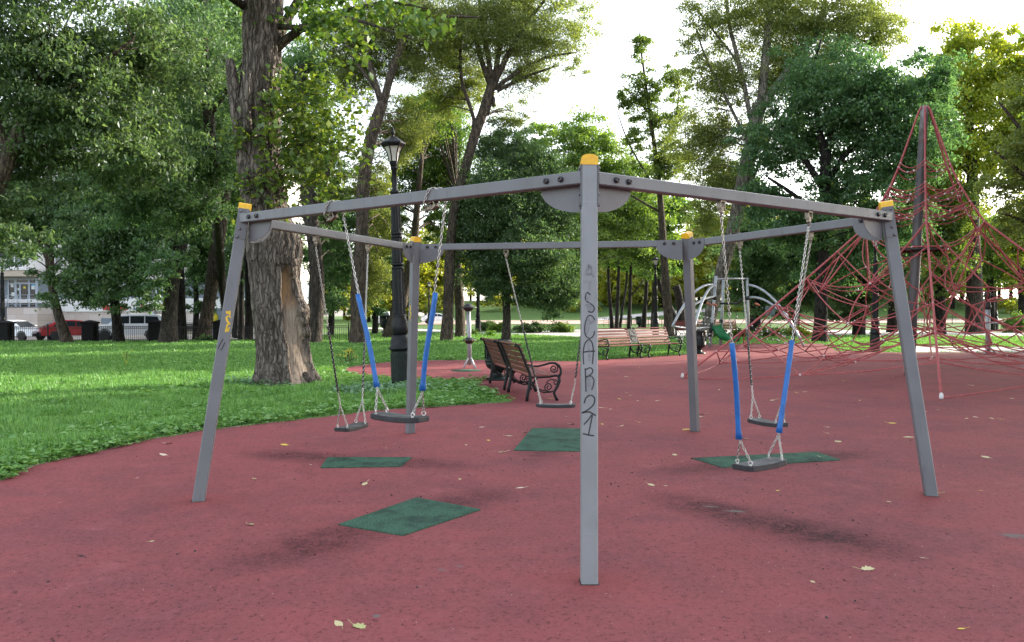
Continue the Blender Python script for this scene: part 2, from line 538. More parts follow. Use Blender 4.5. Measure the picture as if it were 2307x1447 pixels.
# ------------------------------------------------------------------ the swing ring's geometry (needed by the ground marks)
base_px = [(1327, 1316), (2098, 1119), (1566, 974), (924, 978), (447, 1131)]
top_px = [(1327, 366), (1996, 463), (1548, 530), (936, 540), (552, 468)]
TOPZ, BEAMZ = 2.53, 2.425
PB = [on_z(*p) for p in base_px]
PT = [on_z(*p, TOPZ) for p in top_px]
CEN = sum(PT, Vector()) / 5
BM = []       # beam: start, end, direction, outward normal, middle
for i in range(5):
    a, b = PT[i], PT[(i + 1) % 5]
    d = (b - a); d.z = 0; L = d.length; d.normalize()
    md = (a + b) / 2; md.z = 0
    nrm = Vector((d.y, -d.x, 0))
    if nrm.dot(md - Vector((CEN.x, CEN.y, 0))) < 0: nrm = -nrm
    BM.append((a, b, d, nrm, md, L))

# ------------------------------------------------------------------ ground
def poly_sheet(name, pts, z, mt, kind='structure', thick=0.0, follow=False):
    P = [Vector((p[0], p[1], 0)) for p in pts]
    tri = tessellate_polygon([P])
    me = bpy.data.meshes.new(name)
    me.from_pydata([(p.x, p.y, z) for p in P], [], [tuple(t) for t in tri])
    bm = bmesh.new(); bm.from_mesh(me)
    for f in bm.faces:
        f.normal_update()
        if f.normal.z < 0: f.normal_flip()
    bm.to_mesh(me); bm.free()
    o = link(name, me, mt)
    if kind: tag(o, kind=kind)
    return o

def ground_mat():
    mt, nt, b = newmat('lawn_soil')
    n1 = _noise(nt, 0.35, 4)
    n2 = _noise(nt, 14, 5, 0.7)
    c = _mix(nt, _ramp(nt, n2, 0.35, 0.65), (0.055, 0.10, 0.03), (0.10, 0.18, 0.05))
    c = _mix(nt, _math(nt, 'MULTIPLY', _ramp(nt, n1, 0.45, 0.7), 0.45), c, (0.10, 0.16, 0.035))
    nt.links.new(c, b.inputs['Base Color'])
    b.inputs['Roughness'].default_value = 0.95
    b.inputs['Specular IOR Level'].default_value = 0.1
    bp = nt.nodes.new('ShaderNodeBump')
    bp.inputs['Strength'].default_value = 0.8; bp.inputs['Distance'].default_value = 0.05
    nt.links.new(_noise(nt, 25, 4, 0.7), bp.inputs['Height'])
    nt.links.new(bp.outputs[0], b.inputs['Normal'])
ground_mat()
xs = np.concatenate([np.arange(-260, -60, 20), np.arange(-60, 60, 2.0), np.arange(60, 281, 20)])
ys = np.concatenate([np.arange(-40, 30, 10), np.arange(30, 80, 1.0), np.arange(80, 200, 4), np.arange(200, 421, 20)])
gx, gy = np.meshgrid(xs, ys)
gz = hgt(gx, gy)
nx, ny = len(xs), len(ys)
gv = np.stack([gx, gy, gz], -1).reshape(-1, 3)
gf = [(j * nx + i, j * nx + i + 1, (j + 1) * nx + i + 1, (j + 1) * nx + i) for j in range(ny - 1) for i in range(nx - 1)]
me = bpy.data.meshes.new('ground')
me.from_pydata(gv.tolist(), [], gf)
me.polygons.foreach_set('use_smooth', [True] * len(gf))
tag(link('ground', me, 'lawn_soil'), kind='structure')

def px2(*ps):
    return [(on_z(a, b).x, on_z(a, b).y) for a, b in ps]
RUB = [(-9, -14), (-7.4, 0), (-6.2, 4), (-5.3, 6.3)] + px2(
    (0, 1085), (76, 1051), (166, 1030), (257, 1010), (340, 991), (454, 972), (600, 955), (756, 938), (835, 927), (1000, 917), (1110, 910), (1148, 907),
    (1130, 898), (1105, 888), (1082, 878), (1073, 869), (1087, 858), (976, 860), (940, 856), (893, 856), (844, 855), (800, 849), (775, 843), (766, 837),
    (783, 829), (833, 821), (890, 816), (980, 813), (1087, 812), (1200, 814), (1305, 815), (1347, 812), (1440, 806), (1537, 801), (1572, 790),
    (1585, 777), (1851, 775), (1872, 784), (1885, 792), (2024, 795), (2307, 795), (2800, 797)) + [(34, 26), (30, -14)]

def rubber_mat():
    mt, nt, b = newmat('red_rubber')
    tc = nt.nodes.new('ShaderNodeTexCoord')
    obj = tc.outputs['Object']
    base = _mix(nt, _ramp(nt, _noise(nt, 0.55, 4, 0.6), 0.35, 0.68), (0.252, 0.073, 0.077), (0.192, 0.062, 0.068))
    base = _mix(nt, _math(nt, 'MULTIPLY', _ramp(nt, _noise(nt, 3.2, 4, 0.6), 0.4, 0.7), 0.4), base, (0.295, 0.075, 0.080))
    gr = _noise(nt, 85, 4, 0.85)
    base = _mix(nt, _math(nt, 'MULTIPLY', _ramp(nt, gr, 0.42, 0.30), 0.9), base, (0.022, 0.010, 0.012))
    base = _mix(nt, _math(nt, 'MULTIPLY', _ramp(nt, gr, 0.58, 0.72), 0.55), base, (0.50, 0.20, 0.215))
    g2 = _noise(nt, 34, 4, 0.8)
    base = _mix(nt, _math(nt, 'MULTIPLY', _ramp(nt, g2, 0.47, 0.32), 0.75), base, (0.04, 0.016, 0.019))
    base = _mix(nt, _math(nt, 'MULTIPLY', _ramp(nt, g2, 0.54, 0.70), 0.55), base, (0.33, 0.11, 0.115))
    # trodden, dusty zones and thin joints
    base = _mix(nt, _math(nt, 'MULTIPLY', _ramp(nt, _noise(nt, 0.9, 6, 0.7), 0.52, 0.72), 0.42), base, (0.125, 0.045, 0.056))
    base = _mix(nt, _math(nt, 'MULTIPLY', _ramp(nt, _noise(nt, 1.7, 5, 0.7), 0.56, 0.74), 0.4), base, (0.34, 0.115, 0.125))
    # long paler streaks, stretched sideways
    st = _noise(nt, 1.1, 4, 0.6, sc=(0.25, 1.6, 1))
    base = _mix(nt, _math(nt, 'MULTIPLY', _ramp(nt, st, 0.60, 0.72), 0.4), base, (0.27, 0.075, 0.072))
    def ell(c, d, sa, sb, lo, hi):
        mp = nt.nodes.new('ShaderNodeMapping')
        mp.vector_type = 'TEXTURE'
        mp.inputs['Location'].default_value = (c[0], c[1], 0)
        mp.inputs['Rotation'].default_value = (0, 0, math.atan2(d[1], d[0]))
        mp.inputs['Scale'].default_value = (sa, sb, 1)
        nt.links.new(obj, mp.inputs[0])
        ln = nt.nodes.new('ShaderNodeVectorMath'); ln.operation = 'LENGTH'
        nt.links.new(mp.outputs[0], ln.inputs[0])
        return _ramp(nt, ln.outputs['Value'], hi, lo)
    # brighter, less trodden rubber round the posts
    for p in PB:
        k = ell((p.x, p.y), (1, 0), 0.55, 0.42, 0.05, 1.0)
        base = _mix(nt, _math(nt, 'MULTIPLY', k, 0.38), base, (0.30, 0.07, 0.062))
    # black foot wear under each swing
    wn = _ramp(nt, _noise(nt, 42, 4, 0.85), 0.36, 0.60)
    wm = _ramp(nt, _noise(nt, 4.5, 5, 0.7), 0.32, 0.6)
    ks = None
    for i, (a, b_, d, nrm, md, L) in enumerate(BM):
        for off, sa, sb, stg in ((-0.75, 1.0, 0.42, 0.75), (0.62, 1.05, 0.45, 0.9)):
            if i == 0:
                off *= 0.6; stg = 1.0
            c = md + nrm * off
            k = _math(nt, 'MULTIPLY', ell((c.x, c.y), (nrm.x, nrm.y), sa, sb, 0.1, 1.05), stg)
            ks = k if ks is None else _math(nt, 'MAXIMUM', ks, k)
    kk = _math(nt, 'MULTIPLY', ks, _math(nt, 'MULTIPLY_ADD', wn, 0.6, 0.4))
    kk = _math(nt, 'MULTIPLY', kk, _math(nt, 'MULTIPLY_ADD', wm, 0.55, 0.45))
    base = _mix(nt, _math(nt, 'MULTIPLY', kk, 0.92, clamp=True), base, (0.008, 0.007, 0.009))
    # bare grey spots worn through
    for (a, c, sx, sy) in ((1655, 1155, 0.12, 0.05), (1600, 1145, 0.09, 0.03), (2295, 1212, 0.16, 0.08), (995, 1288, 0.05, 0.02), (1035, 1280, 0.035, 0.02), (848, 1393, 0.03, 0.03)):
        p = on_z(a, c)
        base = _mix(nt, _math(nt, 'MULTIPLY', ell((p.x, p.y), (1, -0.35), sx, sy, 0.3, 1.0), _ramp(nt, _noise(nt, 22, 4, 0.7), 0.35, 0.5)), base, (0.15, 0.135, 0.13))
    nt.links.new(base, b.inputs['Base Color'])
    b.inputs['Roughness'].default_value = 0.8
    b.inputs['Specular IOR Level'].default_value = 0.12
    bp = nt.nodes.new('ShaderNodeBump')
    bp.inputs['Strength'].default_value = 0.55; bp.inputs['Distance'].default_value = 0.006
    nt.links.new(_noise(nt, 110, 3, 0.7), bp.inputs['Height'])
    nt.links.new(bp.outputs[0], b.inputs['Normal'])
rubber_mat()
poly_sheet('playground_surface', RUB, 0.012, 'red_rubber')

kb = MB()
for chain_ in (RUB[3:33],):
    for i in range(len(chain_) - 1):
        a = Vector((*chain_[i], 0)); b = Vector((*chain_[i + 1], 0))
        d = (b - a).normalized(); q = Vector((-d.y, d.x, 0)) * 0.022
        o_ = Vector((0, 0, 1)) * 0.016
        kb.add([a - q + o_, b - q + o_, b + q + o_, a + q + o_, a - q, b - q, b + q, a + q],
               [(0, 1, 2, 3), (0, 4, 5, 1), (2, 6, 7, 3)])
tag(kb.build('kerb_edging', 'kerb'), kind='structure')

PATH = px2((820, 738), (916, 740), (1000, 744), (1100, 750), (1147, 751), (1199, 749), (1257, 744), (1306, 742), (1400, 742), (1600, 742), (1868, 744),
           (2058, 746), (2307, 749), (2900, 752), (2900, 768), (2307, 758), (2058, 757), (1868, 757), (1600, 759), (1400, 762), (1306, 760), (1259, 758),
           (1199, 755), (1147, 753.6), (1100, 753), (994, 748), (916, 744), (820, 741))
poly_sheet('footpath', PATH, 0.006, 'stone_path')
PAD = px2((2040, 782), (2070, 780), (2307, 783), (2900, 783), (2900, 794), (2307, 794.2), (2040, 794.4))
poly_sheet('concrete_pad', PAD, 0.008, 'stone_path')

def strip(name, x0, x1, y0, y1, nx_, ny_, dz, mt):
    X, Y = np.meshgrid(np.linspace(x0, x1, nx_), np.linspace(y0, y1, ny_))
    V = np.stack([X, Y, hgt(X, Y) + dz], -1).reshape(-1, 3)
    F = [(j * nx_ + i, j * nx_ + i + 1, (j + 1) * nx_ + i + 1, (j + 1) * nx_ + i) for j in range(ny_ - 1) for i in range(nx_ - 1)]
    me = bpy.data.meshes.new(name); me.from_pydata(V.tolist(), [], F)
    return tag(link(name, me, mt), kind='structure')
strip('street', -70, -16, 51, 73, 28, 23, 0.03, 'asphalt')
strip('gravel_walk', -14, 120, 104, 128, 60, 25, 0.05, 'clay_walk')
# a pale path that climbs the slope behind the far fence
sp = MB()
pl = [(12, 128), (20, 136), (27, 143), (38, 150), (52, 156)]
for (a, b) in zip(pl[:-1], pl[1:]):
    for k in range(4):
        q = []
        for t in (k / 4, (k + 1) / 4):
            x = a[0] + (b[0] - a[0]) * t; y = a[1] + (b[1] - a[1]) * t
            for s_ in (-2.6, 2.6):
                xx, yy = x + s_ * 0.5, y - s_ * 0.85
                q.append((xx, yy, float(hgt(xx, yy)) + 0.1))
        sp.add(q, [(0, 1, 3, 2)])
tag(sp.build('slope_path', 'stone_path'), kind='structure')

# ------------------------------------------------------------------ green safety mats let into the rubber
def mat_green():
    mt, nt, b = newmat('green_rubber')
    gr = _noise(nt, 100, 3, 0.75)
    c = _mix(nt, _ramp(nt, gr, 0.3, 0.7), (0.010, 0.034, 0.022), (0.085, 0.185, 0.125))
    c = _mix(nt, _math(nt, 'MULTIPLY', _ramp(nt, _noise(nt, 3.2, 6, 0.7), 0.42, 0.68), 0.75), c, (0.014, 0.022, 0.022))
    nt.links.new(c, b.inputs['Base Color'])
    b.inputs['Roughness'].default_value = 0.8
    b.inputs['Specular IOR Level'].default_value = 0.12
    bp = nt.nodes.new('ShaderNodeBump')
    bp.inputs['Strength'].default_value = 0.6; bp.inputs['Distance'].default_value = 0.006
    nt.links.new(gr, bp.inputs['Height'])
    nt.links.new(bp.outputs[0], b.inputs['Normal'])
mat_green()
def worn_mat(pts, label):
    P = px2(*pts)
    c = (sum(p[0] for p in P) / len(P), sum(p[1] for p in P) / len(P))
    mb = MB()
    n = len(P)
    mb.add([(p[0] - c[0], p[1] - c[1], 0.009) for p in P] + [(p[0] - c[0], p[1] - c[1], -0.006) for p in P],
           [tuple(range(n))] + [(i, (i + 1) % n, n + (i + 1) % n, n + i) for i in range(n)])
    o = mb.build('safety_mat', 'green_rubber')
    o.location = (c[0], c[1], 0.012)
    tag(o, label, 'safety mat', 'green rubber mats under the swings')
    return o
worn_mat([(762, 1187), (908, 1212), (1083, 1153), (938, 1126)], 'large green rubber mat set diagonally, under the blue sleeved swing with wrapped chains')
worn_mat([(722, 1058), (903, 1055), (928, 1034), (738, 1034)], 'thin looking green rubber mat under the black sleeved swing nearest the lawn')
worn_mat([(1157, 1018), (1334, 1021), (1332, 969), (1199, 968)], 'green rubber mat half hidden behind the graffitied front post')
worn_mat([(1557, 1036), (1628, 1057), (1893, 1040), (1840, 1022)], 'green rubber mat with a pale leaf on it, under the pair of swings at right')

# ------------------------------------------------------------------ swing frame: five leaning posts, five beams
FC = Vector((sum(p.x for p in PB) / 5, sum(p.y for p in PB) / 5, 0))
frame = empty('swing_set', FC, 0, 'five sided grey steel swing frame with leaning posts and yellow caps', 'swing frame')
def ribbon(mb, pts, wid, nrm, lift):
    n = len(pts)
    vs = []
    for i in range(n):
        d = (pts[min(i + 1, n - 1)] - pts[max(i - 1, 0)]).normalized()
        q = nrm.cross(d).normalized() * wid[i] * 0.5 if hasattr(wid, '__len__') else nrm.cross(d).normalized() * wid * 0.5
        vs += [pts[i] + q + nrm * lift, pts[i] - q + nrm * lift]
    mb.add(vs, [(2 * i, 2 * i + 1, 2 * i + 3, 2 * i + 2) for i in range(n - 1)])
def smooth_path(p, k=6):
    """Catmull-Rom through the given 2-D points"""
    if len(p) < 3:
        return p
    q = [p[0]] + list(p) + [p[-1]]
    out = []
    for i in range(1, len(q) - 2):
        for j in range(k):
            t = j / k
            a, b, c, d = q[i - 1], q[i], q[i + 1], q[i + 2]
            out.append(tuple(0.5 * (2 * b[m_] + (c[m_] - a[m_]) * t + (2 * a[m_] - 5 * b[m_] + 4 * c[m_] - d[m_]) * t * t + (3 * b[m_] - a[m_] - 3 * c[m_] + d[m_]) * t ** 3) for m_ in (0, 1)))
    out.append(tuple(p[-1]))
    return out
PAX = []
HP = 0.049
for i in range(5):
    a, b = PB[i], PT[i]
    ax = (b - a).normalized()
    rad = Vector((b.x - CEN.x, b.y - CEN.y, 0)).normalized()
    t = ax.cross(rad).normalized()       # along the ring
    n = t.cross(ax).normalized()         # outward face
    if n.dot(rad) < 0: n = -n
    PAX.append((ax, t, n))
    M = Matrix(((t.x, n.x, ax.x, a.x), (t.y, n.y, ax.y, a.y), (t.z, n.z, ax.z, a.z), (0, 0, 0, 1)))
    L = (b - a).length
    mb = MB(M)
    mb.box((0, 0, L / 2 - 0.06), (HP * 2, HP * 2, L + 0.12), bev=0.007)
    post = mb.build('post', 'post_grey' if i == 0 else 'beam_grey', frame, FC)
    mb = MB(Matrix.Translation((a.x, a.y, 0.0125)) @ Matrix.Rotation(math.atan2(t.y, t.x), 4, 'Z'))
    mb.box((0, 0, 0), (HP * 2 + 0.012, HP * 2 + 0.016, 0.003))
    mb.build('foot_contact_shade', 'crumb_dark', post, FC)  # thin dark plate stands in for contact shade round the post foot
    # domed yellow cap
    mb = MB(M)
    pr = [(-HP - 0.003, L - 0.03), (HP + 0.003, L - 0.03), (HP + 0.003, L + 0.012)]
    for k in range(1, 8):
        g = k / 8 * math.pi
        pr.append((math.cos(g) * (HP + 0.003), L + 0.012 + math.sin(g) * 0.026))
    pr.append((-HP - 0.003, L + 0.012))
    mb.prism(pr, -HP - 0.003, HP + 0.003)
    mb.build('post_cap', 'cap_yellow', post, FC)
    # two bracket plates per post: a tab on the post's side and a wing that runs behind the beam
    for sgn, bi in ((1, i), (-1, (i - 1) % 5)):
        bd = BM[bi][2] if bi == i else -BM[bi][2]      # from this post along that beam
        bn = BM[bi][3]
        ts = t if t.dot(bd) > 0 else -t
        c = Vector((b.x, b.y, 0)) + ts * (HP + 0.004)
        Mt = Matrix(((ts.x, n.x, ax.x, b.x), (ts.y, n.y, ax.y, b.y), (ts.z, n.z, ax.z, b.z), (0, 0, 0, 1)))
        mb = MB()
        mb.box((HP + 0.003, 0, -0.155), (0.006, 0.094, 0.27), M=Mt, bev=0.001)
        # wing
        org = b + ts * (HP + 0.003) - n * (HP - 0.004)
        org.z = 0
        Mw = Matrix(((bd.x, bn.x, 0, org.x), (bd.y, bn.y, 0, org.y), (0, 0, 1, 0), (0, 0, 0, 1)))
        pr = [(-0.012, BEAMZ + 0.045), (0.30, BEAMZ + 0.045), (0.30, BEAMZ - 0.035)]
        for k in range(1, 13):
            g = k / 12 * math.pi / 2
            pr.append((0.30 * math.cos(g) - 0.012 * (k / 12), BEAMZ - 0.035 - 0.165 * math.sin(g)))
        mb.prism(pr, -0.003, 0.003, M=Mw)
        br = mb.build('bracket', 'bracket_grey', frame, FC)
        for (dy, dz) in ((0.024, -0.045), (-0.024, -0.045), (0.012, -0.205), (0.02, -0.275)):
            mb = MB()
            mm = Mt @ Matrix.Translation((HP + 0.006, dy, dz)) @ Matrix.Rotation(R(90), 4, 'Y')
            mb.lathe([(0.0125, 0), (0.0125, 0.006), (0.008, 0.011), (0.003, 0.012)], 10, M=mm)
            mb.build('bolt', 'bolt_steel', br, FC)
for i, (a, b, d, nrm, md, L) in enumerate(BM):
    ti = PAX[i][1]; tj = PAX[(i + 1) % 5][1]
    ti = ti if ti.dot(d) > 0 else -ti
    tj = tj if tj.dot(d) < 0 else -tj
    p = Vector((a.x, a.y, BEAMZ)) + ti * (HP + 0.008)
    q = Vector((b.x, b.y, BEAMZ)) + tj * (HP + 0.008)
    dd = (q - p).normalized(); nn = Vector((dd.y, -dd.x, 0)); nn = nn if nn.dot(nrm) > 0 else -nn
    L2 = (q - p).length
    M = Matrix(((dd.x, nn.x, 0, p.x), (dd.y, nn.y, 0, p.y), (0, 0, 1, p.z), (0, 0, 0, 1)))
    BM[i] = (p, q, dd, nn, (p + q) / 2, L2)
    mb = MB(M)
    e0 = 0.028
    mb.add([], [])
    prof = []
    h_ = 0.04; c_ = 0.006
    # mitred ends: the outer face is longer than the inner one
    for (y, z) in ((-h_ + c_, -h_), (h_ - c_, -h_), (h_, -h_ + c_), (h_, h_ - c_), (h_ - c_, h_), (-h_ + c_, h_), (-h_, h_ - c_), (-h_, -h_ + c_)):
        prof.append((y, z))
    vs = [(-y * 0.72, y, z) for y, z in prof] + [(L2 + y * 0.72, y, z) for y, z in prof]
    fs = [tuple(range(7, -1, -1)), tuple(range(8, 16))] + [(k, (k + 1) % 8, 8 + (k + 1) % 8, 8 + k) for k in range(8)]
    mb.add(vs, fs)
    beam = mb.build('beam', 'beam_grey', frame, FC)
    for x in (0.115, 0.225, L2 - 0.225, L2 - 0.115):
        for sy in (1, -1):
            mb = MB()
            mm = M @ Matrix.Translation((x, sy * (h_ + (0 if sy > 0 else 0.006)), 0)) @ Matrix.Rotation(R(-90 * sy), 4, 'X')
            mb.lathe([(0.019, 0), (0.019, 0.012), (0.014, 0.019), (0.007, 0.0195), (0.006, 0.013), (0.001, 0.013)], 12, M=mm)
            mb.build('bolt', 'bolt_black', beam, FC)
    for s in (-0.535, 0.535):
        mb = MB()
        mb.lathe([(0.011, 0), (0.011, 0.01), (0.006, 0.013)], 8, M=M @ Matrix.Translation((L2 / 2 + s, 0, h_)))
        mb.build('bolt', 'bolt_steel', beam, FC)

# writing on the posts
def face(i, which):
    ax, t, n = PAX[i]
    nv = n if which == 'n' else (t if (t.dot(Vector((0, -1, 0))) > 0) == (which == 't') else -t)
    return PB[i] + nv * HP, nv
def scrawl(name, i, which, strokes, mt, zoom=None):
    p0, nv = face(i, which)
    if (CAM - p0).dot(nv) < 0: nv = -nv
    mb = MB()
    for wid, pts in strokes:
        if zoom:
            pts = [(zoom[0] + x / zoom[2], zoom[1] + y / zoom[2]) for x, y in pts]
        sp_ = smooth_path(pts)
        q = [on_plane(x, y, p0, nv) for x, y in sp_]
        ribbon(mb, q, wid, nv, 0.0012)
    po = [k for k in KIDS[frame.name] if k.name.startswith('post')][i]
    o = mb.build(name, mt, po, FC)
    return o
Z8 = (1240, 560, 3.146)
scrawl('graffiti', 0, 'n', [
    (0.0075, [(284, 330), (262, 312), (248, 340), (255, 372), (285, 392), (305, 410), (310, 432), (295, 452), (266, 446)]),
    (0.007, [(315, 508), (296, 480), (268, 478), (247, 530), (243, 590), (258, 628), (285, 636), (306, 616), (313, 586)]),
    (0.0075, [(236, 822), (232, 750), (242, 682), (268, 648), (292, 662), (304, 720), (298, 820)]),
    (0.0085, [(228, 736), (270, 730), (316, 728)]),
    (0.0075, [(252, 1015), (250, 930), (247, 850)]),
    (0.0075, [(247, 862), (280, 846), (300, 862), (290, 890), (250, 914)]),
    (0.007, [(250, 914), (285, 905), (308, 930), (304, 970), (292, 1002)]),
    (0.008, [(240, 1098), (252, 1060), (285, 1040), (313, 1062), (306, 1105), (268, 1142), (222, 1166)]),
    (0.009, [(222, 1166), (270, 1158), (300, 1172), (321, 1185)]),
    (0.0075, [(238, 1248), (268, 1215), (296, 1180), (284, 1250), (270, 1322)]),
    (0.0085, [(230, 1312), (270, 1322), (310, 1328)])], 'marker_black', Z8)
scrawl('faded_marks', 0, 'n', [
    (0.016, [(272, 112), (262, 150), (252, 185)]), (0.022, [(276, 118), (280, 155), (282, 185)]), (0.014, [(285, 125), (298, 165), (306, 205)]),
    (0.012, [(236, 182), (270, 186), (300, 180)]),
    (0.009, [(232, 238), (270, 232), (316, 232)]), (0.016, [(276, 238), (280, 262), (278, 295)]),
    (0.03, [(262, 390), (275, 415), (292, 440)]), (0.02, [(252, 320), (265, 345), (262, 375)]),
    (0.03, [(262, 490), (285, 510), (300, 528)]), (0.02, [(268, 530), (262, 570), (250, 610)]),
    (0.016, [(268, 660), (275, 720), (280, 800)]), (0.03, [(270, 880), (278, 930), (282, 990)]), (0.012, [(262, 1000), (270, 1030), (290, 1040)])], 'marker_faded', Z8)
Z7 = (480, 680, 12.06)
scrawl('yellow_tag', 4, 't', [
    (0.013, [(375, 250), (372, 300), (400, 320), (440, 265), (462, 275), (455, 330), (455, 375)]),
    (0.009, [(375, 400), (410, 390), (450, 405), (485, 440)]),
    (0.017, [(372, 405), (368, 460), (395, 540), (440, 590), (470, 600)]), (0.013, [(475, 605), (420, 610), (385, 640), (372, 690)]),
    (0.012, [(372, 680), (355, 750), (335, 825)]), (0.011, [(375, 700), (385, 770), (395, 820)]), (0.011, [(450, 690), (425, 740), (415, 805)]), (0.01, [(385, 770), (410, 745), (440, 715)])],
    'paint_yellow', Z7)
scrawl('black_strokes', 4, 't', [(0.0085, [(275, 1010), (215, 1110), (170, 1200), (140, 1285)]), (0.0085, [(325, 1105), (280, 1200), (235, 1290), (205, 1320)])], 'marker_black', Z7)
Z5 = (850, 620, 5.36)
scrawl('yellow_tag', 3, 't', [(0.02, [(395, 365), (402, 400), (394, 440)]), (0.018, [(392, 440), (408, 465), (398, 505)]), (0.012, [(384, 530), (395, 500), (402, 550)])], 'paint_yellow', Z5)

# ------------------------------------------------------------------ swings
LINK = []
def _link_shape():
    P = []
    hl, hw = 0.0115, 0.0072
    for k in range(6):
        a = math.pi * k / 5
        P.append((hw * math.cos(a), 0, hl - 0.0045 + hw * math.sin(a)))
    for k in range(6):
        a = math.pi + math.pi * k / 5
        P.append((hw * math.cos(a), 0, -hl + 0.0045 + hw * math.sin(a)))
    mb = MB(); mb.tube(P, 0.0036, 5, closed=True)
    return mb
_lk = _link_shape()
def chain(mb, path, pitch=0.0255, twist=0.35, scale=1.0):
    P = [Vector(p) for p in path]
    seg = [(P[i + 1] - P[i]).length for i in range(len(P) - 1)]
    tot = sum(seg); n = max(2, round(tot / pitch))
    for k in range(n):
        s = (k + 0.5) / n * tot
        i = 0
        while i < len(seg) - 1 and s > seg[i]:
            s -= seg[i]; i += 1
        d = (P[i + 1] - P[i]).normalized()
        c = P[i] + d * s
        q = d.to_track_quat('Z', 'Y').to_matrix().to_4x4()
        M = Matrix.Translation(c) @ q @ Matrix.Rotation(R(90) * (k % 2) + twist + 0.02 * k, 4, 'Z') @ Matrix.Scale(scale, 4)
        mb.add([M @ v for v in _lk.v], _lk.f, True)
HANG = 0.535
def seat_parts(root, z, dx, dy=0.0, yaw=0.0, tilt=0.0):
    """rubber seat, its worn top and four eye bolts"""
    M = Matrix.Translation((dx, dy, z)) @ Matrix.Rotation(yaw, 4, 'Z') @ Matrix.Rotation(tilt, 4, 'Y')
    lx, ly, th = 0.245, 0.092, 0.038
    N = 20
    def rows(inset, top):
        out = []
        for k in range(N + 1):
            x = -lx + 2 * lx * k / N
            t_ = abs(x) / lx
            wy = (ly - 0.012 * max(0, (t_ - 0.80) / 0.20) ** 2 * 3.0) - inset
            zz = -0.010 * (1 - t_ ** 2) + top
            out.append((x * (1 - inset / lx), wy, zz))
        return out
    vs = []
    for (ins, tp) in ((0.004, -th / 2), (0.0, -th / 2 + 0.005), (0.0, th / 2 - 0.005), (0.004, th / 2)):
        r_ = rows(ins, tp)
        vs += [(x, y, zz) for x, y, zz in r_] + [(x, -y, zz) for x, y, zz in reversed(r_)]
    n = 2 * (N + 1)
    fs = [(l * n + k, l * n + (k + 1) % n, (l + 1) * n + (k + 1) % n, (l + 1) * n + k) for l in range(3) for k in range(n)]
    fs += [(k, k + 1, n - 2 - k, n - 1 - k) for k in range(N)]
    fs += [(3 * n + k, 3 * n + k + 1, 4 * n - 2 - k, 4 * n - 1 - k) for k in range(N)]
    mb = MB(M); mb.add(vs, fs)
    seat = mb.build('seat', 'seat_black', root)
    mb = MB(M)
    r_ = rows(0.010, th / 2 + 0.0015)
    vv = [(x, y, zz) for x, y, zz in r_] + [(x, -y, zz) for x, y, zz in reversed(r_)]
    mb.add(vv, [(k, k + 1, n - 2 - k, n - 1 - k) for k in range(N)])
    mb.build('seat_top', 'seat_worn', seat)
    eyes = []
    for sx in (-1, 1):
        for sy in (-1, 1):
            e = M @ Vector((sx * 0.19, sy * 0.058, th / 2 + 0.016))
            mb = MB(Matrix.Translation(e) @ Matrix.Rotation(R(20 * sy + 30 * sx), 4, 'Z'))
            mb.tube([(0.0145 * math.cos(a), 0, 0.0145 * math.sin(a)) for a in np.linspace(0, 2 * math.pi, 13)[:-1]], 0.0045, 6, closed=True)
            mb.lathe([(0.011, -0.02), (0.011, -0.016), (0.005, -0.014), (0.005, -0.010)], 8)
            mb.build('eye_bolt', 'ring_steel', seat)
            eyes.append(e + Vector((0, 0, 0.012)))
    return seat, eyes
def hanger_mb(M):
    mb = MB(M)
    mb.box((0, 0, -0.006), (0.062, 0.046, 0.012), bev=0.002)
    for s in (-1, 1):
        mb.box((s * 0.023, 0, -0.036), (0.011, 0.036, 0.05), bev=0.002)
    mm = Matrix.Translation((-0.034, 0, -0.042)) @ Matrix.Rotation(R(90), 4, 'Y')
    mb.lathe([(0.009, 0), (0.011, 0.008), (0.008, 0.012), (0.008, 0.056), (0.011, 0.060), (0.009, 0.068)], 10, M=mm)
    mb.box((0, 0, -0.064), (0.034, 0.028, 0.052), bev=0.005)
    mb.lathe([(0.007, -0.118), (0.011, -0.105), (0.008, -0.088)], 8)
    return mb
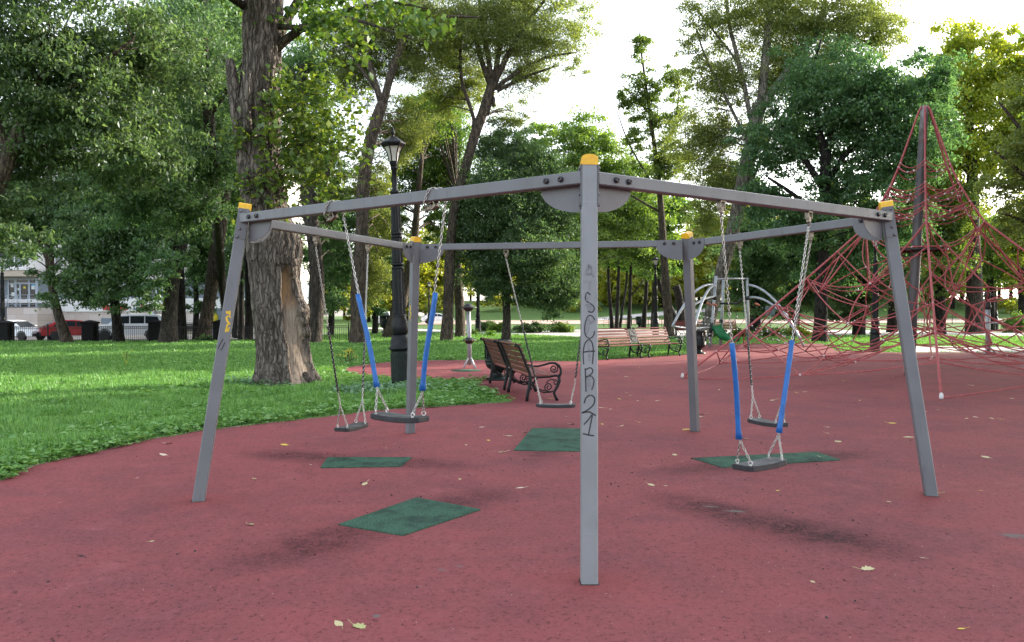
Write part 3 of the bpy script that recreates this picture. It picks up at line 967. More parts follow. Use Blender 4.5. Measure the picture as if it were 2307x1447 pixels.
def swing(bi, label, zseat, zj, sleeve, stop, sbot, dx=0.0, wrapped=False, oy=0.0):
    p, q, d, nn, mid, L = BM[bi]
    root = empty('swing', (mid.x, mid.y, 0), math.atan2(d.y, d.x), label, 'swing', 'swings hung inside the five sided frame')
    ysgn = 1 if nn.dot(Vector((-d.y, d.x, 0))) > 0 else -1        # local +y * ysgn is outward
    seat, eyes = seat_parts(root, zseat, dx, oy * ysgn)
    for s in (-1, 1):
        hz = BEAMZ - 0.04
        if not wrapped:
            hanger_mb(Matrix.Translation((s * HANG, 0, hz))).build('hanger', 'hanger_bronze', root)
            top = [Vector((s * HANG, 0, hz - 0.112))]
        else:
            # the hanger is pulled flat and the chain goes once round the beam
            M = Matrix.Translation((s * HANG, 0, hz)) @ Matrix.Rotation(R(62), 4, 'Y') @ Matrix.Translation((0, 0, -0.012))
            hanger_mb(M).build('hanger', 'hanger_bronze', root)
            o = 0.049
            x0 = s * HANG
            top = [Vector((x0 - 0.10, ysgn * 0.01, hz - 0.035)), Vector((x0 - 0.085, ysgn * o, hz - 0.012)), Vector((x0 - 0.035 + 0.0, ysgn * o, hz + 0.088)),
                   Vector((x0 - 0.0, ysgn * 0.03, hz + 0.0905)), Vector((x0 + 0.03, -ysgn * 0.03, hz + 0.0905)), Vector((x0 + 0.035, -ysgn * o, hz + 0.08)), Vector((x0 + 0.03, -ysgn * o, hz - 0.02))]
        J = Vector((dx + s * 0.232, oy * ysgn, zj))
        e2 = [e for e in eyes if (e.x - dx) * s > 0]
        mb = MB()
        path = top + [J]
        chain(mb, path)
        for e in e2:
            chain(mb, [J, e], twist=0.9)
        c = mb.build('chain', 'chain_steel', root)
        A = top[-1]
        def on(z): return A + (J - A) * ((z - A.z) / (J.z - A.z))
        zt, zb = stop, sbot
        if hasattr(zt, '__len__'): zt = zt[0 if s < 0 else 1]
        mb = MB()
        if sleeve == 'blue':
            ks = 14
            P = []
            for k in range(ks + 1):
                t = k / ks
                P.append(on(zt + (zb - zt) * t) + Vector((0.006 * math.sin(t * 5.2 + s), 0.005 * math.sin(t * 4 + 2 * s), 0)))
            rr = [0.0195 + 0.0010 * math.sin(k * 2.3 + s) for k in range(ks + 1)]
            rr[-1] = 0.026; rr[-2] = 0.0215; rr[-3] = 0.0185
            mb.tube(P, rr, 12)
            mb.build('sleeve', 'sleeve_blue', root)
        else:
            ks = int(abs(zt - zb) / 0.0125)
            P = [on(zt + (zb - zt) * k / ks) + Vector((0.0022 * math.sin(k * 1.57), 0.0022 * math.cos(k * 1.57), 0)) for k in range(ks + 1)]
            mb.tube(P, [0.0125 if k % 2 else 0.0092 for k in range(ks + 1)], 7)
            mb.build('sleeve', 'sleeve_black', root)
    return root
# beam order: 0 front-right, 1 right-back, 2 back, 3 left-back, 4 front-left
swing(0, 'black swing with blue chain sleeves hanging straight over the bare dark scuff', 0.46, 0.655, 'blue', 1.37, 0.67, dx=-0.09)
swing(1, 'black swing with thin black chain sleeves, seen behind the blue sleeved swing at right', 0.43, 0.68, 'black', (1.40, 1.40), 0.80, oy=-0.075)
swing(2, 'black swing with black chain sleeves in front of the slatted wooden bench', 0.43, 0.66, 'black', (1.50, 1.5), 0.78, dx=-0.09)
swing(3, 'black swing with black chain sleeves nearest the lawn and the big trunk', 0.365, 0.62, 'black', 1.46, 0.76, dx=0.0, oy=-0.09)
swing(4, 'black swing raised by chains wrapped over the beam, with blue sleeves', 0.825, 1.02, 'blue', 1.74, 1.035, dx=0.15, wrapped=True)

# ------------------------------------------------------------------ trees
def crown_cloud(ells, rng, cov, leaf, asp, kcl=110):
    """ells: (centre, rx, ry, rz, relative cover). Returns leaf centres and clump centres"""
    C = []; CL = []
    for (c, rx, ry, rz, rel) in ells:
        area = math.pi * rx * rz
        n = int(cov * rel * area / (0.10 * leaf * leaf * asp))
        ncl = max(6, int(n / kcl))
        v = rng.normal(size=(ncl, 3)); v /= np.linalg.norm(v, axis=1)[:, None]
        lob = rng.normal(size=(9, 3)); lob /= np.linalg.norm(lob, axis=1)[:, None]
        r_ = rng.uniform(0, 1, ncl) ** 0.5 * (0.66 + 0.52 * np.clip((v @ lob.T).max(1), 0, 1) ** 4)     # uneven outline
        r_ *= 0.86 + 0.28 * rng.uniform(size=ncl)
        cl = np.array(c)[None] + v * r_[:, None] * np.array([rx, ry, rz])[None]
        size = (0.25 * (rx * ry * rz) ** (1 / 3)) * rng.uniform(0.45, 1.15, ncl)
        size = np.clip(size, 0.25, 1.5)
        which = rng.integers(0, ncl, n)
        off = rng.normal(size=(n, 3)) * np.array([1, 1, 0.5])[None] * size[which][:, None] * 0.62
        off[:, 2] -= 0.22 * (off[:, 0] ** 2 + off[:, 1] ** 2) / size[which]       # clumps hang at the rim
        C.append(cl[which] + off); CL.append(cl)
    return np.concatenate(C), np.concatenate(CL)

def limb(mb, pts, rad, n=10, rough=0.06, rng=random):
    """tapered limb through world points with an uneven outline"""
    P = [Vector(p) for p in pts]
    Q = []; Rd = []
    for i in range(len(P) - 1):
        L = (P[i + 1] - P[i]).length
        k = max(2, min(10, int(L / 0.5)))
        for j in range(k):
            t = j / k
            a = P[max(i - 1, 0)]; b = P[i]; c = P[i + 1]; d = P[min(i + 2, len(P) - 1)]
            Q.append(0.5 * (2 * b + (c - a) * t + (2 * a - 5 * b + 4 * c - d) * t * t + (3 * b - a - 3 * c + d) * t ** 3))
            Rd.append(rad[i] + (rad[i + 1] - rad[i]) * t)
    Q.append(P[-1]); Rd.append(rad[-1])
    ph = [rng.uniform(0, 6.28) for _ in range(4)]
    fl = lambda k, i: 1 + rough * (math.sin(3 * 6.283 * k / n + ph[0] + i * 0.35) * 0.6 + math.sin(2 * 6.283 * k / n + ph[1] - i * 0.5) * 0.5 + math.sin(i * 0.9 + ph[2]) * 0.4)
    mb.tube(Q, Rd, n, flut=fl, cap=True)
    return Q, Rd

TSEED = [100]
LEAFK = 0.74
def tree(label, Y, trunk, branches, crown, leafm, barkm, leaf=0.16, asp=0.5, cov=2.2, name='tree', twigs=60, group=None, droop=-0.55, cat='tree', extra=None, zf=0.0):
    """trunk: [(px, py, width px[, extra depth])]; branches the same; crown: [(px, py, rx px, rz px[, depth offset m[, rel cover[, depth radius m]]])]"""
    TSEED[0] += 1
    leaf *= LEAFK; cov *= 0.85
    rng = np.random.default_rng(TSEED[0]); rr = random.Random(TSEED[0])
    k = Y / FPX
    def W(p):
        return at(p[0], p[1], Y + (p[3] if len(p) > 3 else 0))
    b0 = W(trunk[0])
    gz_ = float(hgt(b0.x, b0.y))
    root = empty(name, (b0.x, b0.y, gz_), 0, label, cat, group)
    org = Vector((b0.x, b0.y, gz_))
    mb = MB()
    tp = [W(p) for p in trunk]
    tr = [p[2] * k / 2 for p in trunk]
    # root flare
    tp = [Vector((b0.x, b0.y, gz_ - 0.15)), Vector((b0.x, b0.y, gz_ + 0.1))] + tp[1:]
    tr = [tr[0] * 1.22, tr[0] * 1.08] + [tr[0] * 0.98 if len(tr) < 3 else tr[1]] + tr[2:]
    tr = tr[:len(tp)]
    Q, Rd = limb(mb, tp, tr, 14, 0.07, rr)
    skel = [(q, r_) for q, r_ in zip(Q, Rd)][len(Q) // 3:]
    for br in branches:
        bp = [W(p) for p in br]
        Qb, Rb = limb(mb, bp, [max(p[2] * k / 2, 0.012) for p in br], 8, 0.06, rr)
        skel += list(zip(Qb, Rb))
    mb.build('trunk', barkm, root, org)
    ells = []
    for e in crown:
        dep = e[4] if len(e) > 4 else 0
        rel = e[5] if len(e) > 5 else 1
        yy = Y + dep
        kk = yy / FPX
        c = at(e[0], e[1], yy)
        rx, rz = e[2] * kk, e[3] * kk
        ry = e[6] if len(e) > 6 else (rx + rz) / 2 * 0.9
        ells.append(((c.x, c.y, c.z), rx, ry, rz, rel))
    if ells:
        C, CL = crown_cloud(ells, rng, cov, leaf, asp)
        gh = hgt(C[:, 0], C[:, 1])
        C = C[C[:, 2] > gh + 0.25]
        V = kites(C, leaf * rng.uniform(0.6, 1.3, len(C)), asp, rng, droop, 0.5, 0.75)
        quads_mesh('crown', V - np.array(org)[None, None], leafm, root)
        # twigs from the limbs into the clumps
        if twigs:
            mb = MB()
            S_ = np.array([tuple(q) for q, _ in skel])
            idx = rng.permutation(len(CL))[:twigs]
            for ci in idx:
                c = CL[ci]
                dd = np.linalg.norm((S_ - c) * np.array([1, 1, 1.25]), axis=1) + np.where(S_[:, 2] > c[2], 1.5, 0)
                j = int(np.argmin(dd))
                a = skel[j][0]; cv = Vector(c)
                if (cv - a).length < 0.3: continue
                mid = a.lerp(cv, 0.5) + Vector((rr.uniform(-.2, .2), rr.uniform(-.2, .2), 0.12 * (cv - a).length))
                r0 = min(skel[j][1] * 0.4, 0.009 + 0.008 * (cv - a).length)
                mb.tube([a, a.lerp(mid, 0.5) + Vector((0, 0, 0.05)), mid, cv], [r0, r0 * 0.75, r0 * 0.5, 0.006], 5, cap=False)
            if mb.v:
                mb.build('branches', barkm, root, org)
    return root

# --- the big poplar behind the left post: modelled bark, bare wood, burl, broken limb
def big_poplar():
    Y = 18.0
    k = Y / FPX
    rows = [(885, 566, 724), (866, 574, 716), (850, 580, 708), (830, 583, 702), (800, 585, 695), (770, 584, 690), (740, 581, 687), (715, 578, 685), (690, 574, 682), (660, 571, 674), (630, 567, 670), (600, 563, 669),
            (575, 559, 671), (550, 557, 672), (520, 555, 663), (490, 553, 648), (450, 549, 640), (400, 542, 632), (350, 539, 628), (300, 538, 626), (240, 542, 624), (200, 546, 624), (150, 552, 629), (100, 551, 629), (50, 552, 631), (0, 553, 632),
            (-80, 556, 630), (-200, 562, 628), (-340, 570, 624), (-500, 576, 620)]
    b = at(645, 868, Y)
    org = Vector((b.x, b.y, 0))
    root = empty('poplar_tree', org, 0, 'huge old poplar with furrowed trunk, long bare wood scar and burl, nearest tree', 'tree')
    ys_ = np.array([r_[0] for r_ in rows][::-1]); ls = np.array([r_[1] for r_ in rows][::-1]); rs = np.array([r_[2] for r_ in rows][::-1])
    NZ, NA = 230, 132
    pys = np.concatenate([np.linspace(888, -20, 190), np.linspace(-36, -500, 40)])
    vs = []; wound = []
    for iz, py in enumerate(pys):
        l = np.interp(py, ys_, ls); r_ = np.interp(py, ys_, rs)
        c = at((l + r_) / 2, py, Y); rad = (r_ - l) / 2 * k
        fl = max(0, (py - 815) / 60)
        for ia in range(NA):
            a = 2 * math.pi * ia / NA
            ca, sa = math.cos(a), math.sin(a)
            # furrows: stretched ridged noise that wanders sideways
            px_, py_, pz_ = ca * 0.62, sa * 0.62, c.z
            wv = mnoise.noise(Vector((px_ * 2.2, py_ * 2.2, pz_ * 0.9))) * 0.35
            n1 = 1 - abs(mnoise.noise(Vector((px_ * 7.5 + wv, py_ * 7.5 - wv, pz_ * 1.15)))) * 2
            n2 = 1 - abs(mnoise.noise(Vector((px_ * 17 + 7, py_ * 17 + wv * 3, pz_ * 3.0)))) * 2
            big = mnoise.noise(Vector((px_ * 1.6 + 3, py_ * 1.6, pz_ * 0.5)))
            # angle as seen from the camera: 0 = right edge, -90 = facing us
            deg = math.degrees(math.atan2(sa, ca))
            # scar of bare wood, facing right and towards us
            tz = (865 - py)
            wc = 0
            if 0 <= tz <= 262 or tz < 0:
                cen = np.interp(py, [600, 640, 700, 760, 820, 880], [-44, -41, -50, -40, -37, -36])
                hw = np.interp(py, [600, 622, 660, 700, 760, 840, 880], [3, 14, 19, 17, 27, 29, 30])
                d_ = abs(deg - cen) / hw + 0.16 * mnoise.noise(Vector((px_ * 9, py_ * 9, pz_ * 2.2))) + 0.06 * n2
                wc = float(np.clip((1.05 - d_) / 0.13, 0, 1)) * (1 if py > 606 else max(0, (py - 598) / 8))
            bark = 0.070 * n1 + 0.026 * n2
            disp = (bark * (1 - wc) + (0.018 * n2 + 0.012 * n1 - 0.075) * wc) + 0.05 * big
            # lips of living bark roll over the scar's edge
            if 606 < py < 880:
                e_ = abs(abs(deg - np.interp(py, [600, 640, 700, 760, 820, 880], [-44, -41, -50, -40, -37, -36])) / np.interp(py, [600, 622, 660, 700, 760, 840, 880], [3, 14, 19, 17, 27, 29, 30]) - 1.25)
                disp += 0.035 * max(0, 1 - e_ / 0.3)
            # burl on the right edge
            for (bp, bd, bh, bz, bw) in ((706, -14, 0.15, 26, 24), (750, -10, 0.10, 14, 16), (560, -25, 0.08, 40, 30), (590, -35, 0.05, 16, 30)):
                g = math.exp(-((py - bp) / bz) ** 2 - ((deg - bd) / bw) ** 2)
                disp += bh * g * (0.75 + 0.5 * n2)
            if fl > 0:
                disp += fl * 0.10 * (0.5 + 0.9 * max(0, math.sin(5 * a + 0.6)))
            rr_ = rad - 0.03 + disp
            vs.append((c.x + ca * rr_ - org.x, c.y + sa * rr_ * 0.95 - org.y, c.z - org.z))
            wound.append(wc)
    nz = len(pys)
    fs = [(i * NA + j, i * NA + (j + 1) % NA, (i + 1) * NA + (j + 1) % NA, (i + 1) * NA + j) for i in range(nz - 1) for j in range(NA)]
    me = bpy.data.meshes.new('trunk')
    me.from_pydata(vs, [], fs)
    me.polygons.foreach_set('use_smooth', [True] * len(fs))
    at_ = me.attributes.new('bare', 'FLOAT', 'POINT')
    at_.data.foreach_set('value', wound)
    mt, nt, bs = newmat('bark_poplar')
    bs.inputs['Roughness'].default_value = 0.88
    bs.inputs['Specular IOR Level'].default_value = 0.25
    n1 = _noise(nt, 15, 6, 0.7, sc=(1, 1, 0.22)); n2 = _noise(nt, 1.3, 3)
    c = _mix(nt, _ramp(nt, n1, 0.36, 0.66), (0.085, 0.069, 0.058), (0.25, 0.212, 0.182))
    vo = nt.nodes.new('ShaderNodeTexVoronoi'); vo.feature = 'DISTANCE_TO_EDGE'; vo.inputs['Scale'].default_value = 10
    tcv = nt.nodes.new('ShaderNodeTexCoord'); mpv = nt.nodes.new('ShaderNodeMapping'); mpv.inputs['Scale'].default_value = (1.25, 1.25, 0.085)
    wz = nt.nodes.new('ShaderNodeVectorMath'); wz.operation = 'MULTIPLY_ADD'
    nz3 = nt.nodes.new('ShaderNodeTexNoise'); nz3.inputs['Scale'].default_value = 3.5; nt.links.new(tcv.outputs['Object'], nz3.inputs['Vector'])
    nt.links.new(nz3.outputs['Color'], wz.inputs[0]); wz.inputs[1].default_value = (0.22, 0.22, 0.5); nt.links.new(tcv.outputs['Object'], wz.inputs[2])
    nt.links.new(wz.outputs[0], mpv.inputs[0]); nt.links.new(mpv.outputs[0], vo.inputs['Vector'])
    crack = _ramp(nt, vo.outputs['Distance'], 0.17, 0.0)
    c = _mix(nt, _math(nt, 'MULTIPLY', crack, 0.55), c, (0.03, 0.024, 0.02))
    c = _mix(nt, _math(nt, 'MULTIPLY', _ramp(nt, n2, 0.5, 0.8), 0.5), c, (0.07, 0.056, 0.047))
    wn = _noise(nt, 9, 5, 0.65, sc=(1, 1, 0.12))
    sep = nt.nodes.new('ShaderNodeSeparateXYZ'); tc = nt.nodes.new('ShaderNodeTexCoord')
    nt.links.new(tc.outputs['Object'], sep.inputs[0])
    hi = _ramp(nt, sep.outputs['Z'], 1.55, 1.95)
    wcol = _mix(nt, hi, (0.38, 0.30, 0.24), (0.27, 0.165, 0.085))
    wcol = _mix(nt, _ramp(nt, wn, 0.46, 0.68), wcol, (0.17, 0.12, 0.09))
    wcol = _mix(nt, _math(nt, 'MULTIPLY', _ramp(nt, _noise(nt, 40, 4, 0.7, sc=(1, 1, 0.05)), 0.5, 0.66), 0.6), wcol, (0.12, 0.085, 0.065))
    at2 = nt.nodes.new('ShaderNodeAttribute'); at2.attribute_name = 'bare'
    nt.links.new(_mix(nt, at2.outputs['Fac'], c, wcol), bs.inputs['Base Color'])
    bp = nt.nodes.new('ShaderNodeBump'); bp.inputs['Strength'].default_value = 0.9; bp.inputs['Distance'].default_value = 0.045
    nt.links.new(_math(nt, 'SUBTRACT', n1, _math(nt, 'MULTIPLY', crack, _math(nt, 'SUBTRACT', 1.0, at2.outputs['Fac']))), bp.inputs['Height']); nt.links.new(bp.outputs[0], bs.inputs['Normal'])
    link('trunk', me, 'bark_poplar', root)
    W = lambda p: at(p[0], p[1], Y + (p[3] if len(p) > 3 else 0))
    # broken dead limb at the left
    mb = MB()
    rr = random.Random(3)
    limb(mb, [W(p) for p in ((575, 400, 0, -.1), (548, 330, 0, -.2), (533, 250, 0, -.2), (524, 180, 0, -.2), (517, 135, 0, -.2))], [0.14, 0.19, 0.15, 0.125, 0.085], 12, 0.14, rr)
    mb.build('broken_limb', 'bark_poplar', root, org)
    mb = MB()
    limb(mb, [W(p) for p in ((562, 300, 0, -.5), (556, 230, 0, -.62), (558, 190, 0, -.66), (562, 165, 0, -.6))], [0.07, 0.06, 0.05, 0.03], 10, 0.3, rr)
    mb.build('snag', 'bark_poplar', root, org)
    # surface root running out to the right
    mb = MB()
    limb(mb, [Vector((b.x + .45, b.y - .2, .22)), Vector((b.x + .8, b.y - .45, .06)), Vector((b.x + 1.2, b.y - .8, 0.0))], [0.11, 0.05, 0.02], 8, 0.1, rr)
    mb.build('surface_root', 'bark_poplar', root, org)
    # limbs: right-hand boughs at the top and thin shoots on the trunk
    mb = MB()
    BR = [((620, 110, 0), (660, 78, 0), (720, 40, 0, -.6), (790, 22, 0, -1.6), (880, 6, 0, -3), (960, 20, 0, -4)),
          ((622, 90, 0), (650, 40, 0, .5), (690, -30, 0, .8), (740, -120, 0, 1)),
          ((626, 60, 0), (700, 62, 0, -1), (770, 40, 0, -2.2), (850, 60, 0, -3.4), (930, 90, 0, -4.2)),
          ((560, 20, 0), (500, -20, 0, -1), (420, -80, 0, -2))]
    rads = [[.12, .10, .07, .05, .03, .012], [.13, .11, .09, .06], [.07, .05, .04, .025, .01], [.1, .07, .04]]
    for br, rd in zip(BR, rads):
        limb(mb, [W(p) for p in br], rd, 8, 0.08, rr)
    rng = np.random.default_rng(5)
    shoots = []
    for i in range(46):
        py = rng.uniform(170, 470); px = rng.uniform(560, 640)
        a = W((px, py, 0, -0.45))
        ang = rng.uniform(-0.5, 1.15) if px > 590 else rng.uniform(-0.9, 0.5)
        ln = rng.uniform(0.5, 2.3) * (1 if ang > -0.2 else 0.5)
        dx = math.cos(ang) * (1 if px > 585 else rng.choice([-0.5, 1]))
        e = a + Vector((dx * ln, rng.uniform(-0.9, 0.2), math.sin(ang) * ln * 0.7))
        m_ = a.lerp(e, 0.5) + Vector((0, 0, 0.18 * ln))
        mb.tube([a, a.lerp(m_, 0.6), m_, e, e + Vector((0.15 * dx, 0, -0.12))], [0.014, 0.011, 0.008, 0.005, 0.003], 5, cap=False)
        for t in np.linspace(0.25, 1.05, int(7 + ln * 9)):
            q = a.lerp(m_, t * 2) if t < 0.5 else m_.lerp(e, (t - .5) * 2)
            for _ in range(2):
                shoots.append(q + Vector(rng.normal(0, 0.11, 3)))
    mb.build('branches', 'twig', root, org)
    C = [np.array([tuple(s_) for s_ in shoots])]
    # leafy masses on the right of the trunk
    for (px, py, rx, rz, dep, n) in ((715, 250, 100, 80, -.3, 620), (770, 320, 70, 60, -.2, 380), (690, 360, 95, 60, -.2, 420), (660, 210, 50, 50, -.8, 150), (690, 440, 60, 35, -.4, 110), (740, 410, 50, 40, 0, 120), (610, 285, 40, 30, -1.0, 40)):
        cl = []
        n = int(n * .8)
        for i in range(max(5, n // 16)):
            v = rng.normal(size=3); v /= np.linalg.norm(v); v *= rng.uniform() ** 0.45 * rng.uniform(.8, 1.35)
            c_ = W((px + v[0] * rx, py + v[2] * rz, 0, dep + v[1] * rx * k * 0.8))
            cl.append(rng.normal(size=(16, 3)) * np.array([.2, .2, .13]) + np.array(tuple(c_)))
        C.append(np.concatenate(cl))
    C = np.concatenate(C)
    V = kites(C, rng.uniform(0.09, 0.19, len(C)), 0.72, rng, -0.45, 0.45, 0.6)
    quads_mesh('leafy_shoots', V - np.array(org)[None, None], MATS['leaf_spray'], root)
    # crown: mostly above the picture, some sprays hang into its top edge
    ell = []
    for (px, py, rx, rz, dep, rel) in ((600, -420, 420, 330, 0, .55), (760, 30, 90, 50, -1.8, .5), (860, 20, 90, 40, -3.2, .35), (700, 40, 70, 60, 0, .5), (950, 60, 60, 50, -4, .28), (470, -60, 120, 60, -1.5, .6), (800, 80, 50, 50, -2.5, .2)):
        kk = (Y + dep) / FPX; c_ = at(px, py, Y + dep)
        ell.append((tuple(c_), rx * kk, rx * kk * .8, rz * kk, rel))
    C, CL = crown_cloud(ell, rng, 2.0, 0.19, 0.7, 40)
    V = kites(C, rng.uniform(0.10, 0.20, len(C)), 0.7, rng, -0.6, 0.45, 0.6)
    quads_mesh('crown', V - np.array(org)[None, None], MATS['leaf_spray'], root)
big_poplar()

G1 = 'trees along the street lawn'
# --- left: maples whose crowns hang over the lawn and hide most of the street
tree('leaning maple at the left picture edge, its pale slanted bough under hanging leaves', 22,
     [(-190, 850, 60), (-120, 640, 54), (-30, 460, 46), (20, 350, 34), (60, 250, 26), (120, 120, 16)], [[(20, 350, 26), (-30, 200, 18), (-50, 60, 10)], [(-30, 450, 24), (60, 300, 20), (180, 180, 14), (300, 90, 7)]],
     [(50, 110, 230, 150, 0), (180, 260, 190, 130, 0), (60, 330, 150, 110, 1), (300, 130, 190, 130, 2), (-60, 440, 130, 90, 0), (110, -90, 300, 130, 0, .7), (330, 330, 130, 100, 3), (20, 520, 80, 50, -1, .6)], 'leaf_dark', 'bark_brown', leaf=0.21, asp=0.42, cov=1.25, group=G1)
tree('tall dark maple left of the poplar, dense crown down to the swing beam', 30,
     [(510, 760, 0, 22), (500, 640, 30, 20), (490, 520, 30, 10), (480, 400, 28, 2), (470, 250, 24), (460, 100, 18)], [[(480, 380, 18, 2), (400, 250, 12), (330, 170, 6)], [(472, 260, 14), (540, 160, 9), (580, 60, 6)]],
     [(440, 130, 150, 140, 0), (390, 330, 130, 120, 0), (500, 330, 70, 130, 2), (480, 40, 120, 110, 3), (300, 440, 120, 80, 1), (430, 470, 90, 70, 2, .8)], 'leaf_dark', 'bark_dark', leaf=0.22, asp=0.42, cov=1.3, group=G1)
tree('thin maple with drooping crown in front of the entrance steps', 44.5,
     [(150, 768, 26), (134, 720, 20), (118, 650, 18), (110, 560, 17), (108, 440, 15), (118, 330, 10)], [[(112, 600, 10), (70, 500, 7), (40, 440, 4)], [(110, 540, 10), (170, 450, 8), (220, 400, 4)]],
     [(200, 545, 120, 75, -3), (170, 640, 80, 60, -2, 1.0), (250, 600, 90, 70, -3), (60, 490, 90, 60, -2), (130, 430, 130, 70, 0), (20, 440, 80, 60, 0, .8), (240, 680, 45, 24, -3, .7), (30, 590, 40, 16, -4, .3)], 'leaf_dark', 'bark_brown', leaf=0.27, asp=0.45, cov=1.5, group=G1)
tree('dark slim trunk before the silver off-roader, leafy twigs hanging round it', 45.2,
     [(268, 770, 24), (262, 720, 19), (256, 660, 21), (250, 590, 20), (248, 480, 18), (250, 350, 12)], [[(250, 560, 9), (310, 480, 7), (360, 440, 4)]],
     [(300, 540, 100, 80, -3), (310, 640, 75, 45, -4, .8), (370, 590, 60, 45, -5, .6), (340, 690, 40, 24, -4, .45), (240, 460, 130, 90, 0), (360, 480, 90, 70, -2)], 'leaf_dark', 'bark_black', leaf=0.27, asp=0.45, cov=1.45, group=G1)
tree('stout curved trunk right of the silver off-roader, lawn at its foot', 43.8,
     [(380, 771, 42), (381, 735, 36), (383, 690, 33), (388, 620, 33), (404, 550, 35), (422, 490, 34), (436, 400, 31), (440, 280, 26)], [[(402, 570, 12), (385, 510, 8), (365, 480, 4)], [(430, 430, 18), (380, 330, 12), (350, 250, 7)]],
     [(420, 330, 130, 130, 1), (470, 220, 120, 120, 0), (330, 250, 130, 110, 2), (440, 90, 150, 120, 1, .8), (430, 560, 40, 40, -1, .35)], 'leaf_dark', 'bark_dark', leaf=0.26, asp=0.45, cov=1.3, group=G1)
tree('black trunk standing close behind the stout curved trunk', 48.5,
     [(408, 764, 26), (407, 700, 22), (405, 620, 20), (402, 540, 18), (400, 430, 14)], [], [(350, 400, 110, 100, 2), (480, 480, 60, 80, 3)], 'leaf_dark', 'bark_black', leaf=0.27, asp=0.45, cov=1.3, group=G1)
tree('brown trunk leaning right, left of the yellow graffiti post', 49,
     [(457, 762, 36), (463, 730, 31), (471, 680, 29), (482, 610, 28), (492, 540, 30), (502, 470, 27), (512, 390, 22), (520, 280, 16)], [[(500, 480, 12), (460, 400, 8)], [(512, 390, 12), (560, 310, 8)]],
     [(500, 300, 90, 110, 1), (520, 180, 100, 110, 1), (540, 430, 50, 80, 3), (470, 560, 40, 60, 4, .5)], 'leaf_dark', 'bark_brown', leaf=0.26, asp=0.45, cov=1.4, group=G1)
for (px, wd, lab, Y) in ((543, 14, 'thin dark trunk seen just right of the yellow graffiti post', 58), (560, 20, 'dark trunk between the graffiti post and the big poplar', 55), (532, 12, 'thinnest of the dark trunks behind the yellow graffiti post', 61)):
    tree(lab, Y, [(px, 760, wd), (px + 1, 700, wd * .85), (px, 600, wd * .8), (px - 2, 480, wd * .7)], [], [(px + 4, 560, 40, 70, 2), (px, 440, 50, 80, 2)], 'leaf_dark', 'bark_black', leaf=0.3, asp=0.5, cov=1.6, group=G1, twigs=15)

for (px, Y, lab, cr) in (
        (376, 50, 'dark bushy young tree behind the silver off-roader gap, over the sign', [(350, 470, 110, 60, 0), (300, 400, 110, 60, 0), (250, 380, 90, 60, 1)]),
        (440, 53, 'dark bushy young tree filling the gap between stout and leaning trunks', [(450, 600, 50, 80, 0), (440, 500, 60, 70, 0), (450, 690, 34, 30, 0, .7)]),
        (530, 63, 'black shaded young tree behind the left swing post', [(545, 600, 60, 80, 0), (540, 690, 40, 30, 0, .7), (530, 500, 70, 70, 0)]),
        (745, 58, 'dark young tree right of the big poplar, behind the black sleeved swing', [(745, 590, 60, 80, 0), (760, 500, 70, 70, 0), (730, 680, 50, 35, 0, .8), (650, 560, 50, 60, 2)]),
        (845, 60, 'dark young tree behind the tall lamp, left of its column', [(845, 600, 55, 80, 0), (850, 500, 60, 70, 0), (830, 680, 45, 35, 0, .8)]),
        (-60, 60, 'dark young tree over the entrance canopy at the far left', [(40, 560, 90, 30, 0, .8), (30, 480, 100, 60, 0), (120, 500, 90, 50, 1)])):
    tree(lab, Y, [(px, 756, 14), (px + 2, 690, 12), (px, 600, 10), (px + 4, 500, 7)], [], cr, 'leaf_dark', 'bark_black', leaf=0.28, asp=0.5, cov=1.7, group=G1, twigs=30)
G2 = 'park trees behind the swings'
tree('dark grey trunk right of the big poplar, behind a swing chain', 43.5,
     [(704, 772, 40), (711, 700, 34), (714, 620, 32), (708, 540, 31), (695, 450, 32), (684, 330, 26), (672, 180, 18)], [[(700, 480, 18), (740, 380, 12), (770, 300, 6)], [(684, 340, 14), (650, 260, 8)]],
     [(700, 350, 80, 90, 3), (720, 480, 60, 70, 4), (760, 590, 60, 70, 6), (690, 180, 90, 120, 3), (760, 450, 60, 60, 5), (745, 680, 50, 30, 9, .5)], 'leaf_dark', 'bark_dark', leaf=0.24, asp=0.5, cov=1.6, group=G2)
tree('two forked poplar left of the tall lamp, pale bark low on its trunk', 42.5,
     [(807, 773, 38), (808, 720, 34), (807, 660, 33), (812, 580, 31), (815, 490, 29), (818, 420, 28), (832, 330, 27), (852, 262, 26), (862, 232, 24)],
     [[(862, 240, 17), (846, 190, 14), (826, 120, 12), (816, 50, 10), (808, -20, 8)], [(862, 240, 19), (880, 170, 18), (902, 110, 18), (912, 70, 16), (930, 10, 12), (950, -60, 8)], [(905, 100, 9), (950, 60, 8), (1010, 38, 7), (1080, 40, 4)], [(846, 200, 8), (790, 120, 6), (770, 60, 3)]],
     [(870, 60, 140, 100, 1, .9), (760, 70, 70, 70, 1, .6), (800, 150, 80, 90, 2, .9), (930, 130, 80, 80, 2, .8), (960, 30, 90, 60, 1, .6), (900, 300, 80, 80, 4, 1), (840, 620, 45, 70, 9, 1), (830, 420, 70, 70, 4, 1), (860, 520, 60, 60, 8, .9)], 'leaf_olive', 'bark_brown', leaf=0.14, asp=0.55, cov=1.1, group=G2, twigs=110)
tree('broken hollow trunk stump leaning behind the tall lamp', 51.5,
     [(884, 758, 42), (893, 715, 30), (898, 670, 29), (897, 640, 34), (893, 628, 30)], [[(904, 690, 26), (924, 600, 20), (934, 540, 17), (940, 460, 14), (950, 360, 10)]],
     [(950, 400, 90, 90, 3, 1), (880, 500, 60, 60, 5, .8), (960, 260, 80, 100, 3, .9), (980, 520, 50, 50, 6, .6)], 'leaf_mid', 'bark_brown', leaf=0.22, asp=0.5, cov=1.3, group=G2)
